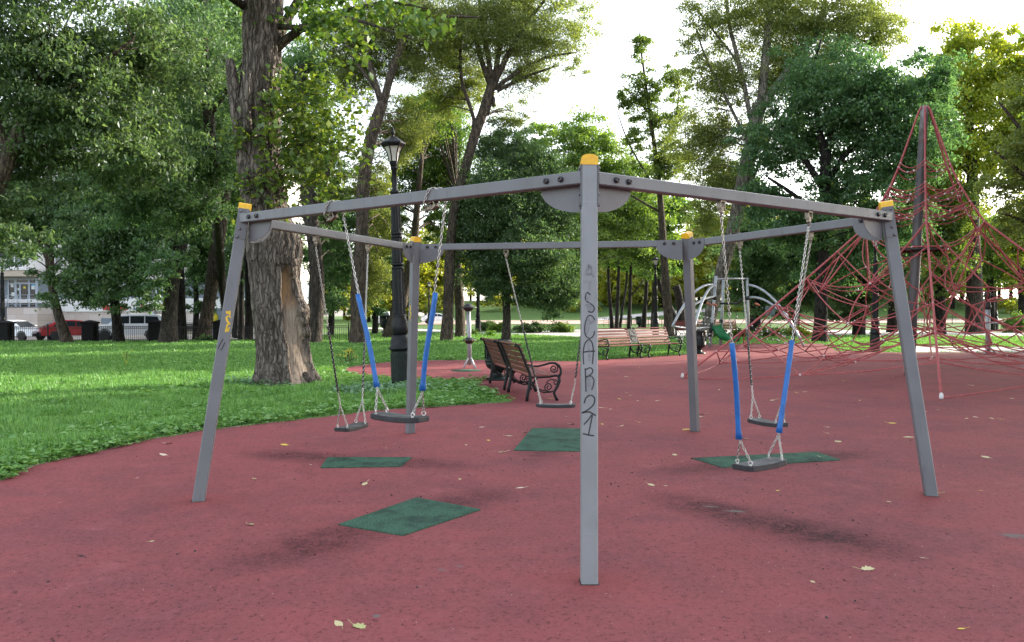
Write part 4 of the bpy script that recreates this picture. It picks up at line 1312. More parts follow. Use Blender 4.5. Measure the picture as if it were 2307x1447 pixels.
tree('tall poplar with a wide fork against the sky, left of the front post', 45.5,
     [(1006, 766, 28), (1010, 700, 24), (1013, 620, 23), (1016, 540, 23), (1028, 450, 22), (1048, 380, 22), (1068, 310, 22), (1088, 255, 22), (1104, 205, 22), (1110, 186, 25)],
     [[(1106, 195, 14), (1086, 140, 11), (1066, 70, 9), (1048, 0, 6)], [(1108, 190, 14), (1100, 130, 12), (1086, 60, 9), (1078, -20, 6)], [(1112, 190, 15), (1124, 120, 11), (1136, 50, 9), (1130, -20, 7)],
      [(1114, 186, 16), (1146, 120, 12), (1180, 60, 9), (1220, 10, 7), (1250, -40, 4)], [(1114, 200, 11), (1170, 160, 8), (1230, 130, 6), (1300, 118, 3)], [(1120, 205, 9), (1180, 175, 7), (1250, 150, 4)],
      [(1062, 320, 11), (1068, 270, 9), (1040, 180, 8), (1038, 90, 6), (1045, 20, 4)], [(1096, 260, 12), (1110, 210, 9), (1112, 240, 7)]],
     [(1060, 60, 100, 100, 0, 1), (1150, 60, 110, 100, 1, 1), (1230, 90, 110, 90, 0, .85), (990, 60, 60, 80, 2, .8), (1000, 230, 60, 60, 3, .8), (1290, 60, 70, 70, 1, .4), (1180, 0, 120, 50, 0, .5), (1000, 130, 80, 90, 3, .6), (1060, 190, 80, 70, 4, .9), (1180, 180, 80, 50, 1, .55), (1160, 270, 60, 50, 3, .5), (1300, 150, 50, 30, 0, .3), (1080, -60, 180, 60, 0, .5)],
     'leaf_olive', 'bark_brown', leaf=0.135, asp=0.6, cov=0.95, group=G2, twigs=170)
tree('brown trunk close right of the forked poplar, behind the black disc pole', 52,
     [(1037, 758, 24), (1036, 700, 22), (1032, 640, 20), (1028, 560, 20), (1030, 440, 16)], [], [(1010, 390, 80, 90, 4), (990, 280, 80, 90, 5), (1060, 450, 50, 50, 5, .7), (970, 500, 30, 40, 6, .4)], 'leaf_mid', 'bark_brown', leaf=0.24, asp=0.5, cov=1.4, group=G2)
tree('small tree with a low dense dark crown above the slatted bench', 46,
     [(1140, 768, 22), (1142, 720, 19), (1140, 660, 17), (1138, 580, 14), (1140, 460, 9)], [[(1140, 640, 9), (1190, 560, 6), (1230, 500, 4)], [(1140, 640, 8), (1090, 560, 5), (1060, 520, 3)]],
     [(1140, 470, 120, 110, 0), (1200, 570, 110, 90, -1), (1080, 560, 80, 80, 0), (1110, 640, 70, 40, -1, .8), (1240, 480, 70, 100, 1), (1250, 660, 55, 50, 0, .9), (1200, 665, 60, 36, -1, .8), (1290, 630, 45, 60, 1, .9), (1180, 380, 110, 80, 1), (1040, 480, 50, 60, 1, .7), (1130, 330, 80, 60, 2, .7)],
     'leaf_dark', 'bark_dark', leaf=0.22, asp=0.4, cov=1.9, group=G2, twigs=110)
tree('broad light green tree under the open sky gap, behind the front post', 66,
     [(1330, 745, 26), (1330, 650, 22), (1325, 520, 18), (1320, 400, 12)], [[(1325, 520, 10), (1390, 430, 6)], [(1325, 500, 10), (1270, 420, 6)]],
     [(1310, 320, 85, 70, 0), (1260, 400, 90, 70, 0), (1380, 380, 90, 70, 1), (1330, 470, 130, 80, 0), (1430, 480, 90, 80, 1), (1300, 560, 100, 70, 3, 1), (1230, 310, 50, 50, 2, .6), (1450, 560, 80, 50, 4, .9)], 'leaf_mid', 'bark_dark', leaf=0.3, asp=0.55, cov=1.5, group=G2)
tree('airy slender tree with a pointed top in the sky gap', 52,
     [(1508, 755, 22), (1500, 640, 18), (1490, 480, 15), (1478, 360, 11), (1462, 240, 7), (1445, 120, 4), (1440, 70, 2)], [[(1485, 440, 6), (1420, 330, 4), (1390, 250, 2)], [(1480, 380, 6), (1520, 280, 4), (1530, 200, 2)], [(1466, 260, 4), (1400, 190, 2)], [(1490, 480, 6), (1420, 440, 4)]],
     [(1442, 110, 22, 55, 0, .8), (1448, 200, 60, 60, 0, .6), (1400, 225, 45, 25, 0, .5), (1480, 270, 70, 60, 0, .6), (1430, 320, 50, 40, 0, .45), (1500, 370, 70, 70, 0, .8), (1520, 190, 45, 60, 1, .6)], 'leaf_mid', 'bark_brown', leaf=0.2, asp=0.55, cov=1.25, group=G2, twigs=90)

G3 = 'trees behind the climbing net'
tree('pale barked poplar with three bright boughs, leaning right of the rear post', 44,
     [(1583, 775, 36), (1597, 730, 28), (1613, 660, 27), (1634, 580, 29), (1655, 500, 31), (1676, 410, 33), (1692, 330, 31), (1706, 262, 29), (1712, 235, 32)],
     [[(1714, 240, 22), (1722, 160, 20), (1730, 80, 18), (1736, 0, 15), (1740, -90, 10)], [(1716, 242, 20), (1752, 190, 18), (1795, 130, 15), (1832, 85, 13), (1856, 20, 11), (1865, -60, 7)], [(1832, 90, 8), (1880, 45, 7), (1960, 25, 4)],
      [(1700, 320, 13), (1680, 210, 11), (1662, 130, 10), (1644, 60, 9), (1636, -10, 7)], [(1662, 140, 6), (1600, 60, 5), (1560, 10, 3)], [(1690, 330, 8), (1640, 230, 7), (1590, 130, 5), (1570, 70, 3)], [(1640, 560, 8), (1740, 300, 6), (1830, 190, 5), (1900, 150, 3)]],
     [(1600, 40, 80, 70, 0, .6), (1700, 40, 120, 90, 1, .7), (1800, 40, 120, 90, 0, .8), (1920, 50, 120, 90, 0, .85), (1630, 180, 100, 90, 1, .85), (1760, 170, 90, 90, 2, .9), (1590, 310, 90, 90, 2, 1), (1850, 160, 100, 80, 1, 1), (1990, 60, 70, 70, 0, .6), (1620, 420, 90, 80, 2, 1), (1700, 300, 70, 70, 2, .7), (1560, 120, 40, 60, 0, .4), (1740, -70, 260, 70, 0, .5), (1600, 500, 60, 60, 3, .8)],
     'leaf_olive', 'bark_pale', leaf=0.14, asp=0.6, cov=1.15, group=G3, twigs=190)
tree('dark spreading maple left of the net mast, yellow light through its boughs', 41,
     [(1846, 776, 36), (1848, 730, 29), (1852, 640, 26), (1855, 540, 25), (1858, 440, 25), (1860, 340, 22)],
     [[(1858, 360, 18), (1880, 270, 12), (1905, 200, 8), (1920, 120, 5)], [(1858, 350, 18), (1840, 260, 12), (1830, 170, 8), (1850, 90, 4)], [(1858, 430, 18), (1800, 340, 12), (1750, 270, 7)], [(1858, 420, 16), (1920, 330, 12), (1990, 300, 8), (2060, 310, 4)], [(1858, 500, 14), (1790, 440, 10), (1730, 400, 5)]],
     [(1860, 190, 130, 110, 0, .9), (1960, 250, 140, 120, 0, 1.2), (1770, 300, 100, 110, 1, .9), (2080, 330, 70, 110, 1, 1.1), (1850, 330, 90, 80, 2, .7), (2040, 330, 100, 110, -1, 1.2), (1800, 500, 120, 70, 0, 1.3), (1930, 430, 110, 80, 0, 1.2), (1720, 440, 80, 80, 1, .8), (2080, 200, 90, 90, 1, 1.1), (2010, 500, 100, 70, 1, 1.2), (1890, 590, 110, 50, 1, 1.2)],
     'leaf_dark', 'bark_black', leaf=0.25, asp=0.5, cov=1.3, group=G3, twigs=110)
tree('sunlit yellow green maple rising highest at the right', 56,
     [(2195, 748, 40), (2195, 640, 32), (2192, 500, 28), (2188, 350, 22), (2180, 200, 12)], [[(2192, 450, 14), (2250, 330, 10), (2280, 220, 6)], [(2190, 400, 14), (2130, 310, 9), (2110, 240, 5)]],
     [(2170, 105, 90, 75, 0), (2130, 200, 100, 90, 0), (2090, 300, 80, 90, 2), (2230, 200, 100, 100, 1), (2300, 130, 80, 80, 0), (2160, 330, 120, 90, 0), (2270, 330, 110, 100, 1), (2330, 240, 60, 120, 0), (2120, 420, 90, 70, 2)], 'leaf_yellow', 'bark_dark', leaf=0.32, asp=0.6, cov=1.35, group=G3)
tree('pale leaved branchy tree at the right picture edge', 31,
     [(2420, 790, 50), (2400, 640, 44), (2380, 480, 36), (2350, 330, 26), (2330, 180, 16)], [[(2380, 480, 16), (2300, 390, 10), (2240, 340, 5)], [(2360, 380, 14), (2290, 280, 8), (2250, 230, 4)], [(2390, 560, 12), (2310, 500, 7), (2250, 480, 3)]],
     [(2300, 330, 70, 70, 0, .6), (2260, 420, 60, 50, 0, .55), (2330, 470, 90, 70, 0, .8), (2330, 210, 70, 90, 0, .5), (2280, 520, 50, 40, 0, .5), (2400, 380, 120, 160, 1, .8)], 'leaf_olive', 'bark_brown', leaf=0.15, asp=0.6, cov=1.2, group=G3, twigs=90)
# unseen trees added beyond the right picture edge to keep sun off the playground
for (X_, Y_, hh, lab) in ((27, 27, 17, 'unseen broad maple added for shade beyond the right picture edge, nearest the climbing net'), (33, 37, 19, 'unseen tall maple added for shade beyond the right picture edge, behind the net'), (25, 15, 16, 'unseen maple added for shade beyond the right picture edge, level with the swings'), (36, 22, 19, 'unseen second row maple added for shade beyond the right picture edge'), (21.5, 20, 18, 'unseen maple added for shade just outside the right picture edge, beside the net'), (26.5, 32, 20, 'unseen tall maple added for shade just outside the right picture edge, beyond the net'), (14.5, 9, 16, 'unseen maple added for shade outside the right picture edge, closest to the viewer')):
    kx = FPX / Y_; px = PW / 2 + X_ * kx; gy = 703 + 1.6 * kx
    tree(lab, Y_, [(px, gy, .7 * kx), (px, gy - 4 * kx, .5 * kx), (px + .3 * kx, gy - 9 * kx, .36 * kx), (px, gy - hh * .8 * kx, .15 * kx)], [], [(px, gy - hh * .62 * kx, 5.2 * kx, hh * .38 * kx, 0), (px - 2 * kx, gy - hh * .45 * kx, 3.4 * kx, hh * .2 * kx, 0, .8), (px + 2 * kx, gy - hh * .5 * kx, 3.4 * kx, hh * .22 * kx, 1, .8)], 'leaf_mid', 'bark_dark', leaf=0.42, asp=.6, cov=2.6, group=G3, twigs=20)
# the dark wall of smaller trees behind the net: one thing each
for (px, wd, Y, lab, lm, cr) in (
        (1700, 26, 56, 'dark tree right of the leaning pale poplar, over the silver climbing arches', 'leaf_dark', [(1680, 530, 80, 80, 0), (1740, 600, 80, 60, 0), (1660, 640, 60, 50, 0), (1720, 680, 70, 40, 0), (1650, 400, 60, 60, 2, .7)]),
        (1790, 22, 58, 'dense dark tree right above the blue notice panel', 'leaf_dark', [(1800, 560, 90, 80, 0), (1830, 650, 80, 55, 0), (1770, 690, 60, 35, 0)]),
        (1935, 28, 54, 'dark tree straight behind the right hand swing post', 'leaf_dark', [(1930, 560, 90, 80, 0), (1960, 640, 90, 60, 0), (1910, 690, 60, 40, 0)]),
        (2010, 24, 60, 'dark tree right of the leaning right swing post', 'leaf_dark', [(2030, 560, 80, 80, 0), (2020, 650, 80, 50, 0), (2080, 430, 80, 80, 0)]),
        (2116, 26, 55, 'slim trunk right of the net mast, thin foliage letting yellow light through', 'leaf_mid', [(2120, 560, 80, 70, 0, .7), (2140, 470, 80, 70, 0), (2110, 640, 60, 40, 0, .6)]),
        (2230, 20, 62, 'grey green tree behind the right edge of the net', 'leaf_mid', [(2220, 530, 80, 70, 0, .8), (2270, 600, 70, 50, 0, .6), (2200, 620, 50, 40, 0, .5)]),
        (2300, 18, 60, 'small sunlit tree behind the net at the far right', 'leaf_yellow', [(2310, 620, 50, 60, 0, .6), (2290, 540, 60, 50, 0, .7)])):
    tree(lab, Y, [(px, 756, wd), (px + 2, 690, wd * .85), (px, 600, wd * .7), (px + 4, 500, wd * .5)], [], cr, lm, 'bark_black', leaf=0.28, asp=0.5, cov=1.7, group=G3, twigs=30)
# the row of thin trunks in front of the far iron fence
G4 = 'thin trees in the row by the far fence'
for (px, dx, wd, Y, lab, br, cr) in (
        (1379, -9, 9, 76, 'first thin trunk right of the front post, in the row by the far fence', [], [(1375, 560, 60, 50, 0)]),
        (1389, 5, 9, 74, 'thin dark trunk closely paired with its left neighbour', [], [(1400, 510, 70, 60, 0)]),
        (1397, 16, 6, 80, 'thinnest slanting trunk of the row by the far fence', [], [(1420, 590, 50, 30, 0, .6)]),
        (1417, 4, 9, 75, 'thin trunk with a branch forking up to the right', [[(1420, 668, 4), (1436, 650, 3), (1450, 630, 2)]], [(1440, 560, 60, 50, 0)]),
        (1450, 8, 10, 77, 'thin trunk just left of the slim black lamp', [[(1456, 690, 4), (1466, 670, 3)]], [(1470, 540, 60, 60, 0), (1440, 460, 60, 60, 1)]),
        (1472, 3, 12, 72, 'darkest trunk of the row, hidden behind the slim black lamp', [], [(1490, 560, 60, 60, 0), (1480, 480, 60, 50, 0)]),
        (1501, 5, 10, 82, 'short dark trunk right of the slim black lamp', [], [(1520, 590, 50, 40, 0)]),
        (1528, -50, 13, 70, 'trunk leaning far left beside a broken black trunk', [], [(1480, 600, 50, 40, 0, .6), (1520, 480, 60, 60, 0)])):
    tree(lab, Y, [(px, 738 if Y > 72 else 742, wd * 1.1), (px + dx * .3, 700, wd), (px + dx * .8, 650, wd * .8), (px + dx, 600, wd * .7), (px + dx * 1.2, 540, wd * .5)], br, cr, 'leaf_mid', 'bark_black', leaf=0.3, asp=0.6, cov=1.7, group=G4, twigs=25)
tree('broken black trunk with a blunt top, right of the bench back', 68, [(1535, 745, 22), (1534, 700, 19), (1528, 660, 18), (1522, 645, 19)], [], [], 'leaf_mid', 'bark_black', name='tree_stump', cat='tree stump')

# shrubs
def shrub(label, px, py, rx, rz, Y, lm, leaf=0.18, cov=2.0, asp=0.5, name='shrub', group=None):
    c = at(px, py, Y); k = Y / FPX
    gz_ = float(hgt(c.x, c.y))
    root = empty(name, (c.x, c.y, gz_), 0, label, 'shrub', group)
    rng = np.random.default_rng(int(px * 7 + py))
    C, CL = crown_cloud([((c.x, c.y, gz_ + rz * k * .9), rx * k, rx * k * .7, rz * k, 1)], rng, cov, leaf, asp, 40)
    C = C[C[:, 2] > gz_ + 0.02]
    V = kites(C, leaf * rng.uniform(.6, 1.3, len(C)), asp, rng, 0.1, .6, .7)
    quads_mesh('foliage', V - np.array((c.x, c.y, gz_))[None, None], MATS[lm], root)
    mb = MB()
    for p in CL[:: max(1, len(CL) // 14)]:
        q = Vector(p) - Vector((c.x, c.y, gz_))
        mb.tube([Vector((q.x * .25, q.y * .25, -0.05)), q * 0.55, q], [0.03, 0.02, 0.008], 5, cap=False)
    mb.build('stems', MATS['twig'], root)
    return root
GS = 'low shrubs between the lawn and the path'
shrub('wide grey green shrub behind the bench, left of the front post', 1205, 742, 45, 14, 62, 'leaf_dark', group=GS)
shrub('darker low shrub touching the front post on its left', 1268, 742, 34, 12, 63, 'leaf_mid', group=GS)
shrub('rounded pale shrub left of the small dense tree', 1122, 726, 22, 14, 66, 'leaf_mid', group=GS)
shrub('black shadowed bush behind the disc pole', 1090, 728, 26, 12, 70, 'leaf_dark', group=GS)
shrub('small ragged shrub at the foot of the disc pole, by the path', 1062, 742, 14, 7, 58, 'leaf_mid', group=GS)
shrub('tiny pale shrub left of the bench on the path edge', 1108, 748, 12, 6, 54, 'leaf_bright', group=GS)
shrub('leafy suckers round the foot of the leaning brown trunk', 470, 765, 24, 6, 47, 'leaf_dark', group='suckers')
for i, (px, lab) in enumerate(((1608, 'left end of the light green hedge behind the playset'), (1668, 'light green hedge clump between the slide and the blue panel'), (1735, 'light green hedge clump under the blue notice panel'), (1800, 'hedge clump at the right end, behind the red ropes'))):
    shrub(lab, px, 760, 34, 11, 50 + i * .4, 'leaf_bright' if i < 3 else 'leaf_yellow', 0.16, 2.0, .7, 'hedge_bush', 'light green hedge bushes')
shrub('loose bush behind the far right lamp', 2290, 740, 40, 22, 58, 'leaf_mid', group=GS)

# the far wood: one mass of sunlit crowns that closes the view
def far_wood():
    rng = np.random.default_rng(77)
    root = empty('far_wood', (0, 150, 0), 0, 'far off wood of yellow green sunlit crowns behind the park', 'wood')
    root['kind'] = 'stuff'
    ells = []; mb = MB()
    for i in range(120):
        px = rng.uniform(540, 2420); Y = rng.uniform(150, 235)
        if 1150 < px < 1420 and rng.uniform() < .35: Y += 30
        c = at(px, 700, Y)
        g = float(hgt(c.x, c.y))
        hh = rng.uniform(11, 16) if 1180 < px < 1560 else rng.uniform(16, 24)
        w_ = rng.uniform(4, 6.5)
        ells.append(((c.x, c.y, g + hh * .62), w_, w_, hh * .42, 1))
        ells.append(((c.x + rng.uniform(-3, 3), c.y - 2, g + hh * .32), w_ * .9, w_ * .8, hh * .22, .8))
        mb.tube([(c.x, c.y, g - .3), (c.x + .2, c.y, g + hh * .35), (c.x, c.y, g + hh * .7)], [.38, .3, .12], 6)
    for i in range(36):     # a lower belt of bushes under them
        px = rng.uniform(800, 2420); Y = rng.uniform(140, 190)
        c = at(px, 700, Y); g = float(hgt(c.x, c.y))
        ells.append(((c.x, c.y, g + 1.6), 4, 3, 1.8, .8))
    C, _ = crown_cloud(ells, rng, 1.5, 0.75, 0.6, 40)
    C = C[C[:, 2] > hgt(C[:, 0], C[:, 1]) + .2]
    V = kites(C, 0.75 * rng.uniform(.6, 1.3, len(C)), .6, rng, -.3, .6, .7)
    quads_mesh('crown', V - np.array((0, 150, 0))[None, None], MATS['leaf_yellow'], root)
    mb.build('trunk', 'bark_black', root, (0, 150, 0))
far_wood()

# ------------------------------------------------------------------ grass and weeds
def inside(poly, X, Y):
    r_ = np.zeros(len(X), bool)
    n = len(poly); j = n - 1
    for i in range(n):
        xi, yi = poly[i]; xj, yj = poly[j]
        c = ((yi > Y) != (yj > Y)) & (X < (xj - xi) * (Y - yi) / (yj - yi + 1e-12) + xi)
        r_ ^= c; j = i
    return r_
def edge_dist(poly, X, Y):
    d = np.full(len(X), 1e9)
    for i in range(len(poly) - 1):
        a = np.array(poly[i]); b = np.array(poly[i + 1]); ab = b - a
        t = np.clip(((X - a[0]) * ab[0] + (Y - a[1]) * ab[1]) / (ab @ ab + 1e-9), 0, 1)
        d = np.minimum(d, np.hypot(X - a[0] - t * ab[0], Y - a[1] - t * ab[1]))
    return d
def fan_points(n, r0, r1, p, a0, a1, rng):
    u = rng.uniform(0, 1, n)
    e = 2 - p
    r_ = (r0 ** e + u * (r1 ** e - r0 ** e)) ** (1 / e)
    a = R(a0) + rng.uniform(0, 1, n) * R(a1 - a0)
    return r_ * np.sin(a), r_ * np.cos(a), r_
def lawn_ok(X, Y):
    ok = ~inside(RUB, X, Y)
    for P in (PATH, PAD):
        ok &= ~inside(P, X, Y)
    return ok
def grass():
    rng = np.random.default_rng(11)
    X, Y, r_ = fan_points(760000, 6.5, 62, 2.35, -46, 40, rng)
    ok = (lawn_ok(X, Y) | (inside(RUB, X, Y) & (edge_dist(RUB[2:34], X, Y) < 0.05 * (1 + np.sin(X * 9) * np.sin(Y * 7))))) & ~((X < -16) & (Y > 47.0))
    X, Y, r_ = X[ok], Y[ok], r_[ok]
    ed = edge_dist(RUB, X, Y)
    # tufts: height follows a slow pattern
    tuft = 0.5 + 0.5 * np.sin(X * 3.1 + 1.3 * np.sin(Y * 2.3)) * np.sin(Y * 2.7 + 1.1 * np.sin(X * 1.9))
    H = (0.065 + 0.12 * tuft * rng.uniform(.4, 1.3, len(X))) * np.clip(0.45 + ed * 1.4, .45, 1.05)
    H *= np.where(r_ > 25, 0.8, 1)
    wd = np.maximum(0.005, 0.00085 * r_)
    Z = hgt(X, Y)
    az = rng.uniform(0, 2 * np.pi, len(X)); lean = rng.uniform(.15, .8, len(X))
    a = np.stack([np.cos(az) * np.sin(lean), np.sin(az) * np.sin(lean), np.cos(lean)], -1)
    b = np.stack([-np.sin(az), np.cos(az), 0 * az], -1)
    P0 = np.stack([X, Y, Z - 0.004], -1)
    mid = P0 + a * (H * .45)[:, None] + np.array([0, 0, 1])[None] * (H * .12)[:, None]
    tip = P0 + a * H[:, None]
    V = np.stack([P0, mid + b * (wd / 2)[:, None], tip, mid - b * (wd / 2)[:, None]], 1)
    o = quads_mesh('grass', V, MATS['grass_blade'])
    tag(o, 'long green lawn grass round the red playground', 'grass', kind='stuff')
    # broad leaved weeds: rosettes of plantain and dandelion
    X, Y, r_ = fan_points(46000, 6.5, 34, 2.3, -44, 12, rng)
    ok = lawn_ok(X, Y) | (inside(RUB, X, Y) & (edge_dist(RUB[2:34], X, Y) < 0.07 * (1 + np.sin(X * 6) * np.sin(Y * 5))))
    X, Y, r_ = X[ok], Y[ok], r_[ok]
    ed = edge_dist(RUB, X, Y)
    pk = rng.uniform(size=len(X)) < np.clip(1.35 - ed / 1.7, .13, 1) * (0.72 + 0.28 * np.sin(X * 1.7 + 2) * np.sin(Y * 1.3))
    X, Y, r_, ed = X[pk], Y[pk], r_[pk], ed[pk]
    n = 6
    CX = np.repeat(X, n); CY = np.repeat(Y, n); rr = np.repeat(r_, n)
    sz = np.repeat(rng.uniform(.5, 1.2, len(X)), n) * rng.uniform(.05, .12, len(CX)) * np.where(rr > 16, 1.2, 1)
    az = rng.uniform(0, 2 * np.pi, len(CX)); pt = rng.uniform(.1, 1.1, len(CX))
    C = np.stack([CX + np.cos(az) * np.cos(pt) * sz * .55, CY + np.sin(az) * np.cos(pt) * sz * .55, hgt(CX, CY) + 0.015 + np.sin(pt) * sz * .55 + rng.uniform(0, .05, len(CX))], -1)
    V = kites(C, sz, .52, rng, 0, .01, .4, az=az)
    a = np.stack([np.cos(az) * np.cos(pt), np.sin(az) * np.cos(pt), np.sin(pt)], -1)
    o = quads_mesh('weeds', V + 0, MATS['weed_leaf'])
    tag(o, 'broad leaved plantain and dandelion weeds along the lawn edge', 'weeds', kind='stuff')
    # pale ground elder round the tall lamp and by the poplar
    Cs = []
    for (px, py, n_, sx, sy) in ((868, 885, 900, .42, .32), (935, 878, 160, .3, .2), (560, 868, 260, .5, .4), (610, 872, 160, .4, .3), (845, 893, 220, .3, .2)):
        c = on_z(px, py)
        q = np.stack([rng.normal(c.x, sx, n_), rng.normal(c.y, sy, n_), rng.uniform(.06, .17, n_)], -1)
        Cs.append(q)
    C = np.concatenate(Cs)
    C = C[lawn_ok(C[:, 0], C[:, 1])]
    V = kites(C, rng.uniform(.06, .11, len(C)), .75, rng, 0.1, .35, .35)
    o = quads_mesh('ground_elder', V, MATS['weed_pale'])
    tag(o, 'pale round leaved ground cover at the foot of the tall lamp', 'weeds', kind='stuff')
grass()

# ------------------------------------------------------------------ slatted benches with scrolled iron ends
def spiral(cy, cz, r0, r1, a0, turns, n=20):
    return [(cy + (r0 + (r1 - r0) * t) * math.cos(a0 + turns * 2 * math.pi * t), cz + (r0 + (r1 - r0) * t) * math.sin(a0 + turns * 2 * math.pi * t)) for t in np.linspace(0, 1, n)]
def make_bench(loc, rz, label, backm, seatm, cat='bench', double=True, group=None, iron='iron_black'):
    root = empty('park_bench', loc, rz, label, cat, group)
    half = 1.86 if double else 0.95
    secs = [(-half, -0.21), (0.21, half)] if double else [(-half, half)]
    xs_ = [-half, -0.21, 0.21, half] if double else [-half, half]
    def yb(z):      # the back leans
        return 0.075 - 0.22 * max(0, (z - 0.42) / 0.6) ** 1.15
    for (x0, x1) in secs:
        mb = MB()
        for k in range(5):
            z = 0.525 + k * 0.098
            y = yb(z); tl = math.atan2(yb(z + .05) - yb(z - .05), 0.1)
            M = Matrix.Translation(((x0 + x1) / 2, y + .012, z)) @ Matrix.Rotation(-tl, 4, 'X')
            mb.box((0, 0, 0), (x1 - x0 + 0.03, 0.028, 0.078), M=M, bev=0.006)
        M = Matrix.Translation(((x0 + x1) / 2, yb(1.0) - .005, 1.005))
        mb.box((0, 0, 0), (x1 - x0 + 0.03, 0.085, 0.032), M=M, bev=0.008)
        mb.build('backrest', backm, root)
        mb = MB()
        for k in range(5):
            mb.box(((x0 + x1) / 2, 0.13 + k * 0.092, 0.452 - 0.008 * (k - 2) ** 2 * .4 + .01 * (k > 3)), (x1 - x0 + 0.03, 0.080, 0.03), bev=0.006)
        mb.build('seat', seatm, root)
    for x in xs_:
        mb = MB()
        end = abs(x) > 0.5
        T = lambda pts, r_: mb.tube([(x, y, z) for y, z in pts], r_, 7)
        back = [(0.0, 0.0), (0.01, 0.10), (0.045, 0.25), (0.065, 0.38), (0.06, 0.5), (yb(.65) - .012, .65), (yb(.8) - .014, .8), (yb(.95) - .016, .95), (yb(1.0) - .03, 1.0), (yb(1.0) - .06, 1.02), (yb(1.0) - .075, .99), (yb(1.0) - .05, .965)]
        T(back, [.03, .03, .034, .036, .03, .026, .024, .022, .02, .02, .018, .012])
        T([(0.06, 0.42), (0.2, 0.425), (0.4, 0.43), (0.52, 0.45), (0.585, 0.44)], [.022] * 5)
        front = [(0.585, 0.44), (0.60, 0.36), (0.565, 0.26), (0.515, 0.18), (0.50, 0.13), (0.53, 0.06), (0.56, 0.0)]
        T(front, [.028, .03, .028, .026, .026, .028, .03])
        T([(0.055, 0.36), (0.11, 0.26), (0.2, 0.185), (0.32, 0.15), (0.42, 0.155), (0.505, 0.17)], [.014] * 6)
        T([(0.075, 0.38), (0.14, 0.27), (0.23, 0.205), (0.34, 0.18), (0.40, 0.18)], [.010] * 5)
        T(spiral(0.40, 0.245, 0.085, 0.018, -1.2, -1.6), .012)
        T(spiral(0.52, 0.325, 0.055, 0.012, 2.4, -1.2), .011)
        T([(0.36, 0.32), (0.39, 0.36), (0.45, 0.385), (0.50, 0.37)], [.010] * 4)
        if end:
            arm = [(yb(.66), 0.655), (0.10, 0.625), (0.2, 0.62), (0.32, 0.645), (0.43, 0.675), (0.52, 0.672), (0.59, 0.63), (0.625, 0.56), (0.625, 0.49), (0.59, 0.42)]
            T(arm, [.017, .018, .018, .019, .02, .022, .022, .022, .024, .026])
            T(spiral(0.495, 0.575, 0.085, 0.016, 1.3, -1.7), .013)
        mb.build('side_frame', iron, root)
    if double:
        mb = MB()
        z0, z1 = 0.50, 0.985
        n_ = 6
        vs = []
        for k in range(n_ + 1):
            z = z0 + (z1 - z0) * k / n_
            for (xx, dy) in ((-.2, .022), (.2, .022), (.2, -.004), (-.2, -.004)):
                vs.append((xx, yb(z) + dy, z))
        fs = [(4 * k + a, 4 * k + (a + 1) % 4, 4 * k + 4 + (a + 1) % 4, 4 * k + 4 + a) for k in range(n_) for a in range(4)] + [(3, 2, 1, 0), (4 * n_, 4 * n_ + 1, 4 * n_ + 2, 4 * n_ + 3)]
        mb.add(vs, fs)
        mb.box((0, 0.32, 0.445), (0.36, 0.44, 0.018), bev=0.004)
        pl = mb.build('emblem_plate', iron, root)
        mb = MB()
        zc = 0.745
        rim = [(.132 * math.cos(a), yb(zc + .18 * math.sin(a)) + .024, zc + .18 * math.sin(a)) for a in np.linspace(0, 2 * math.pi, 29)[:-1]]
        mb.tube(rim, .009, 6, closed=True)
        for (wd, zz) in ((.11, .70), (.075, .635)):
            mb.box((0, yb(zz) + .026, zz), (wd * 1.4, .008, .012))
        for a in np.linspace(-1, 1, 7):
            mb.tube([(a * .085, yb(.73) + .026, .725), (a * .075, yb(.8) + .026, .79 + .03 * (1 - abs(a)))], .006, 5)
        mb.build('emblem', MATS['bolt_steel'], pl)
    return root
p0, p1 = on_z(1187, 906), on_z(1103, 865)
ax = (p1 - p0); ax.z = 0
# near bench, seen from behind: seat faces right
c = p0 + ax.normalized() * 1.86
yv = Vector((ax.y, -ax.x, 0)).normalized()
make_bench((c.x, c.y, 0.012), math.atan2(-ax.x * 0 + yv.y, yv.x) - R(90), 'double slatted bench seen from behind at the lawn tip, with scrolled iron arms', 'slat_brown', 'slat_red', group='double park benches')
p0 = on_z(1352, 813); p1 = on_z(1541, 802)
dv = (p1 - p0); dv.z = 0; dv.normalize()
yv = Vector((dv.y, -dv.x, 0))
pc = (on_z(1352, 813) + on_z(1541, 802)) / 2 - yv * 0.5
make_bench((pc.x, pc.y, 0.012), math.atan2(yv.y, yv.x) - R(90), 'red double bench with a round emblem plate, facing the swings', 'slat_red', 'slat_red', group='double park benches')
pb = at(1590, 748, 50)
make_bench((pb.x, pb.y, 0), R(178), 'distant red bench half hidden behind the silver arches and slide', 'slat_red', 'slat_red', double=True)
pb = at(424, 762, 49.5)
make_bench((pb.x, pb.y, 0), R(200), 'dark bench in shadow by the street fence, behind the stout trunk', 'iron_black', 'iron_black', double=False)

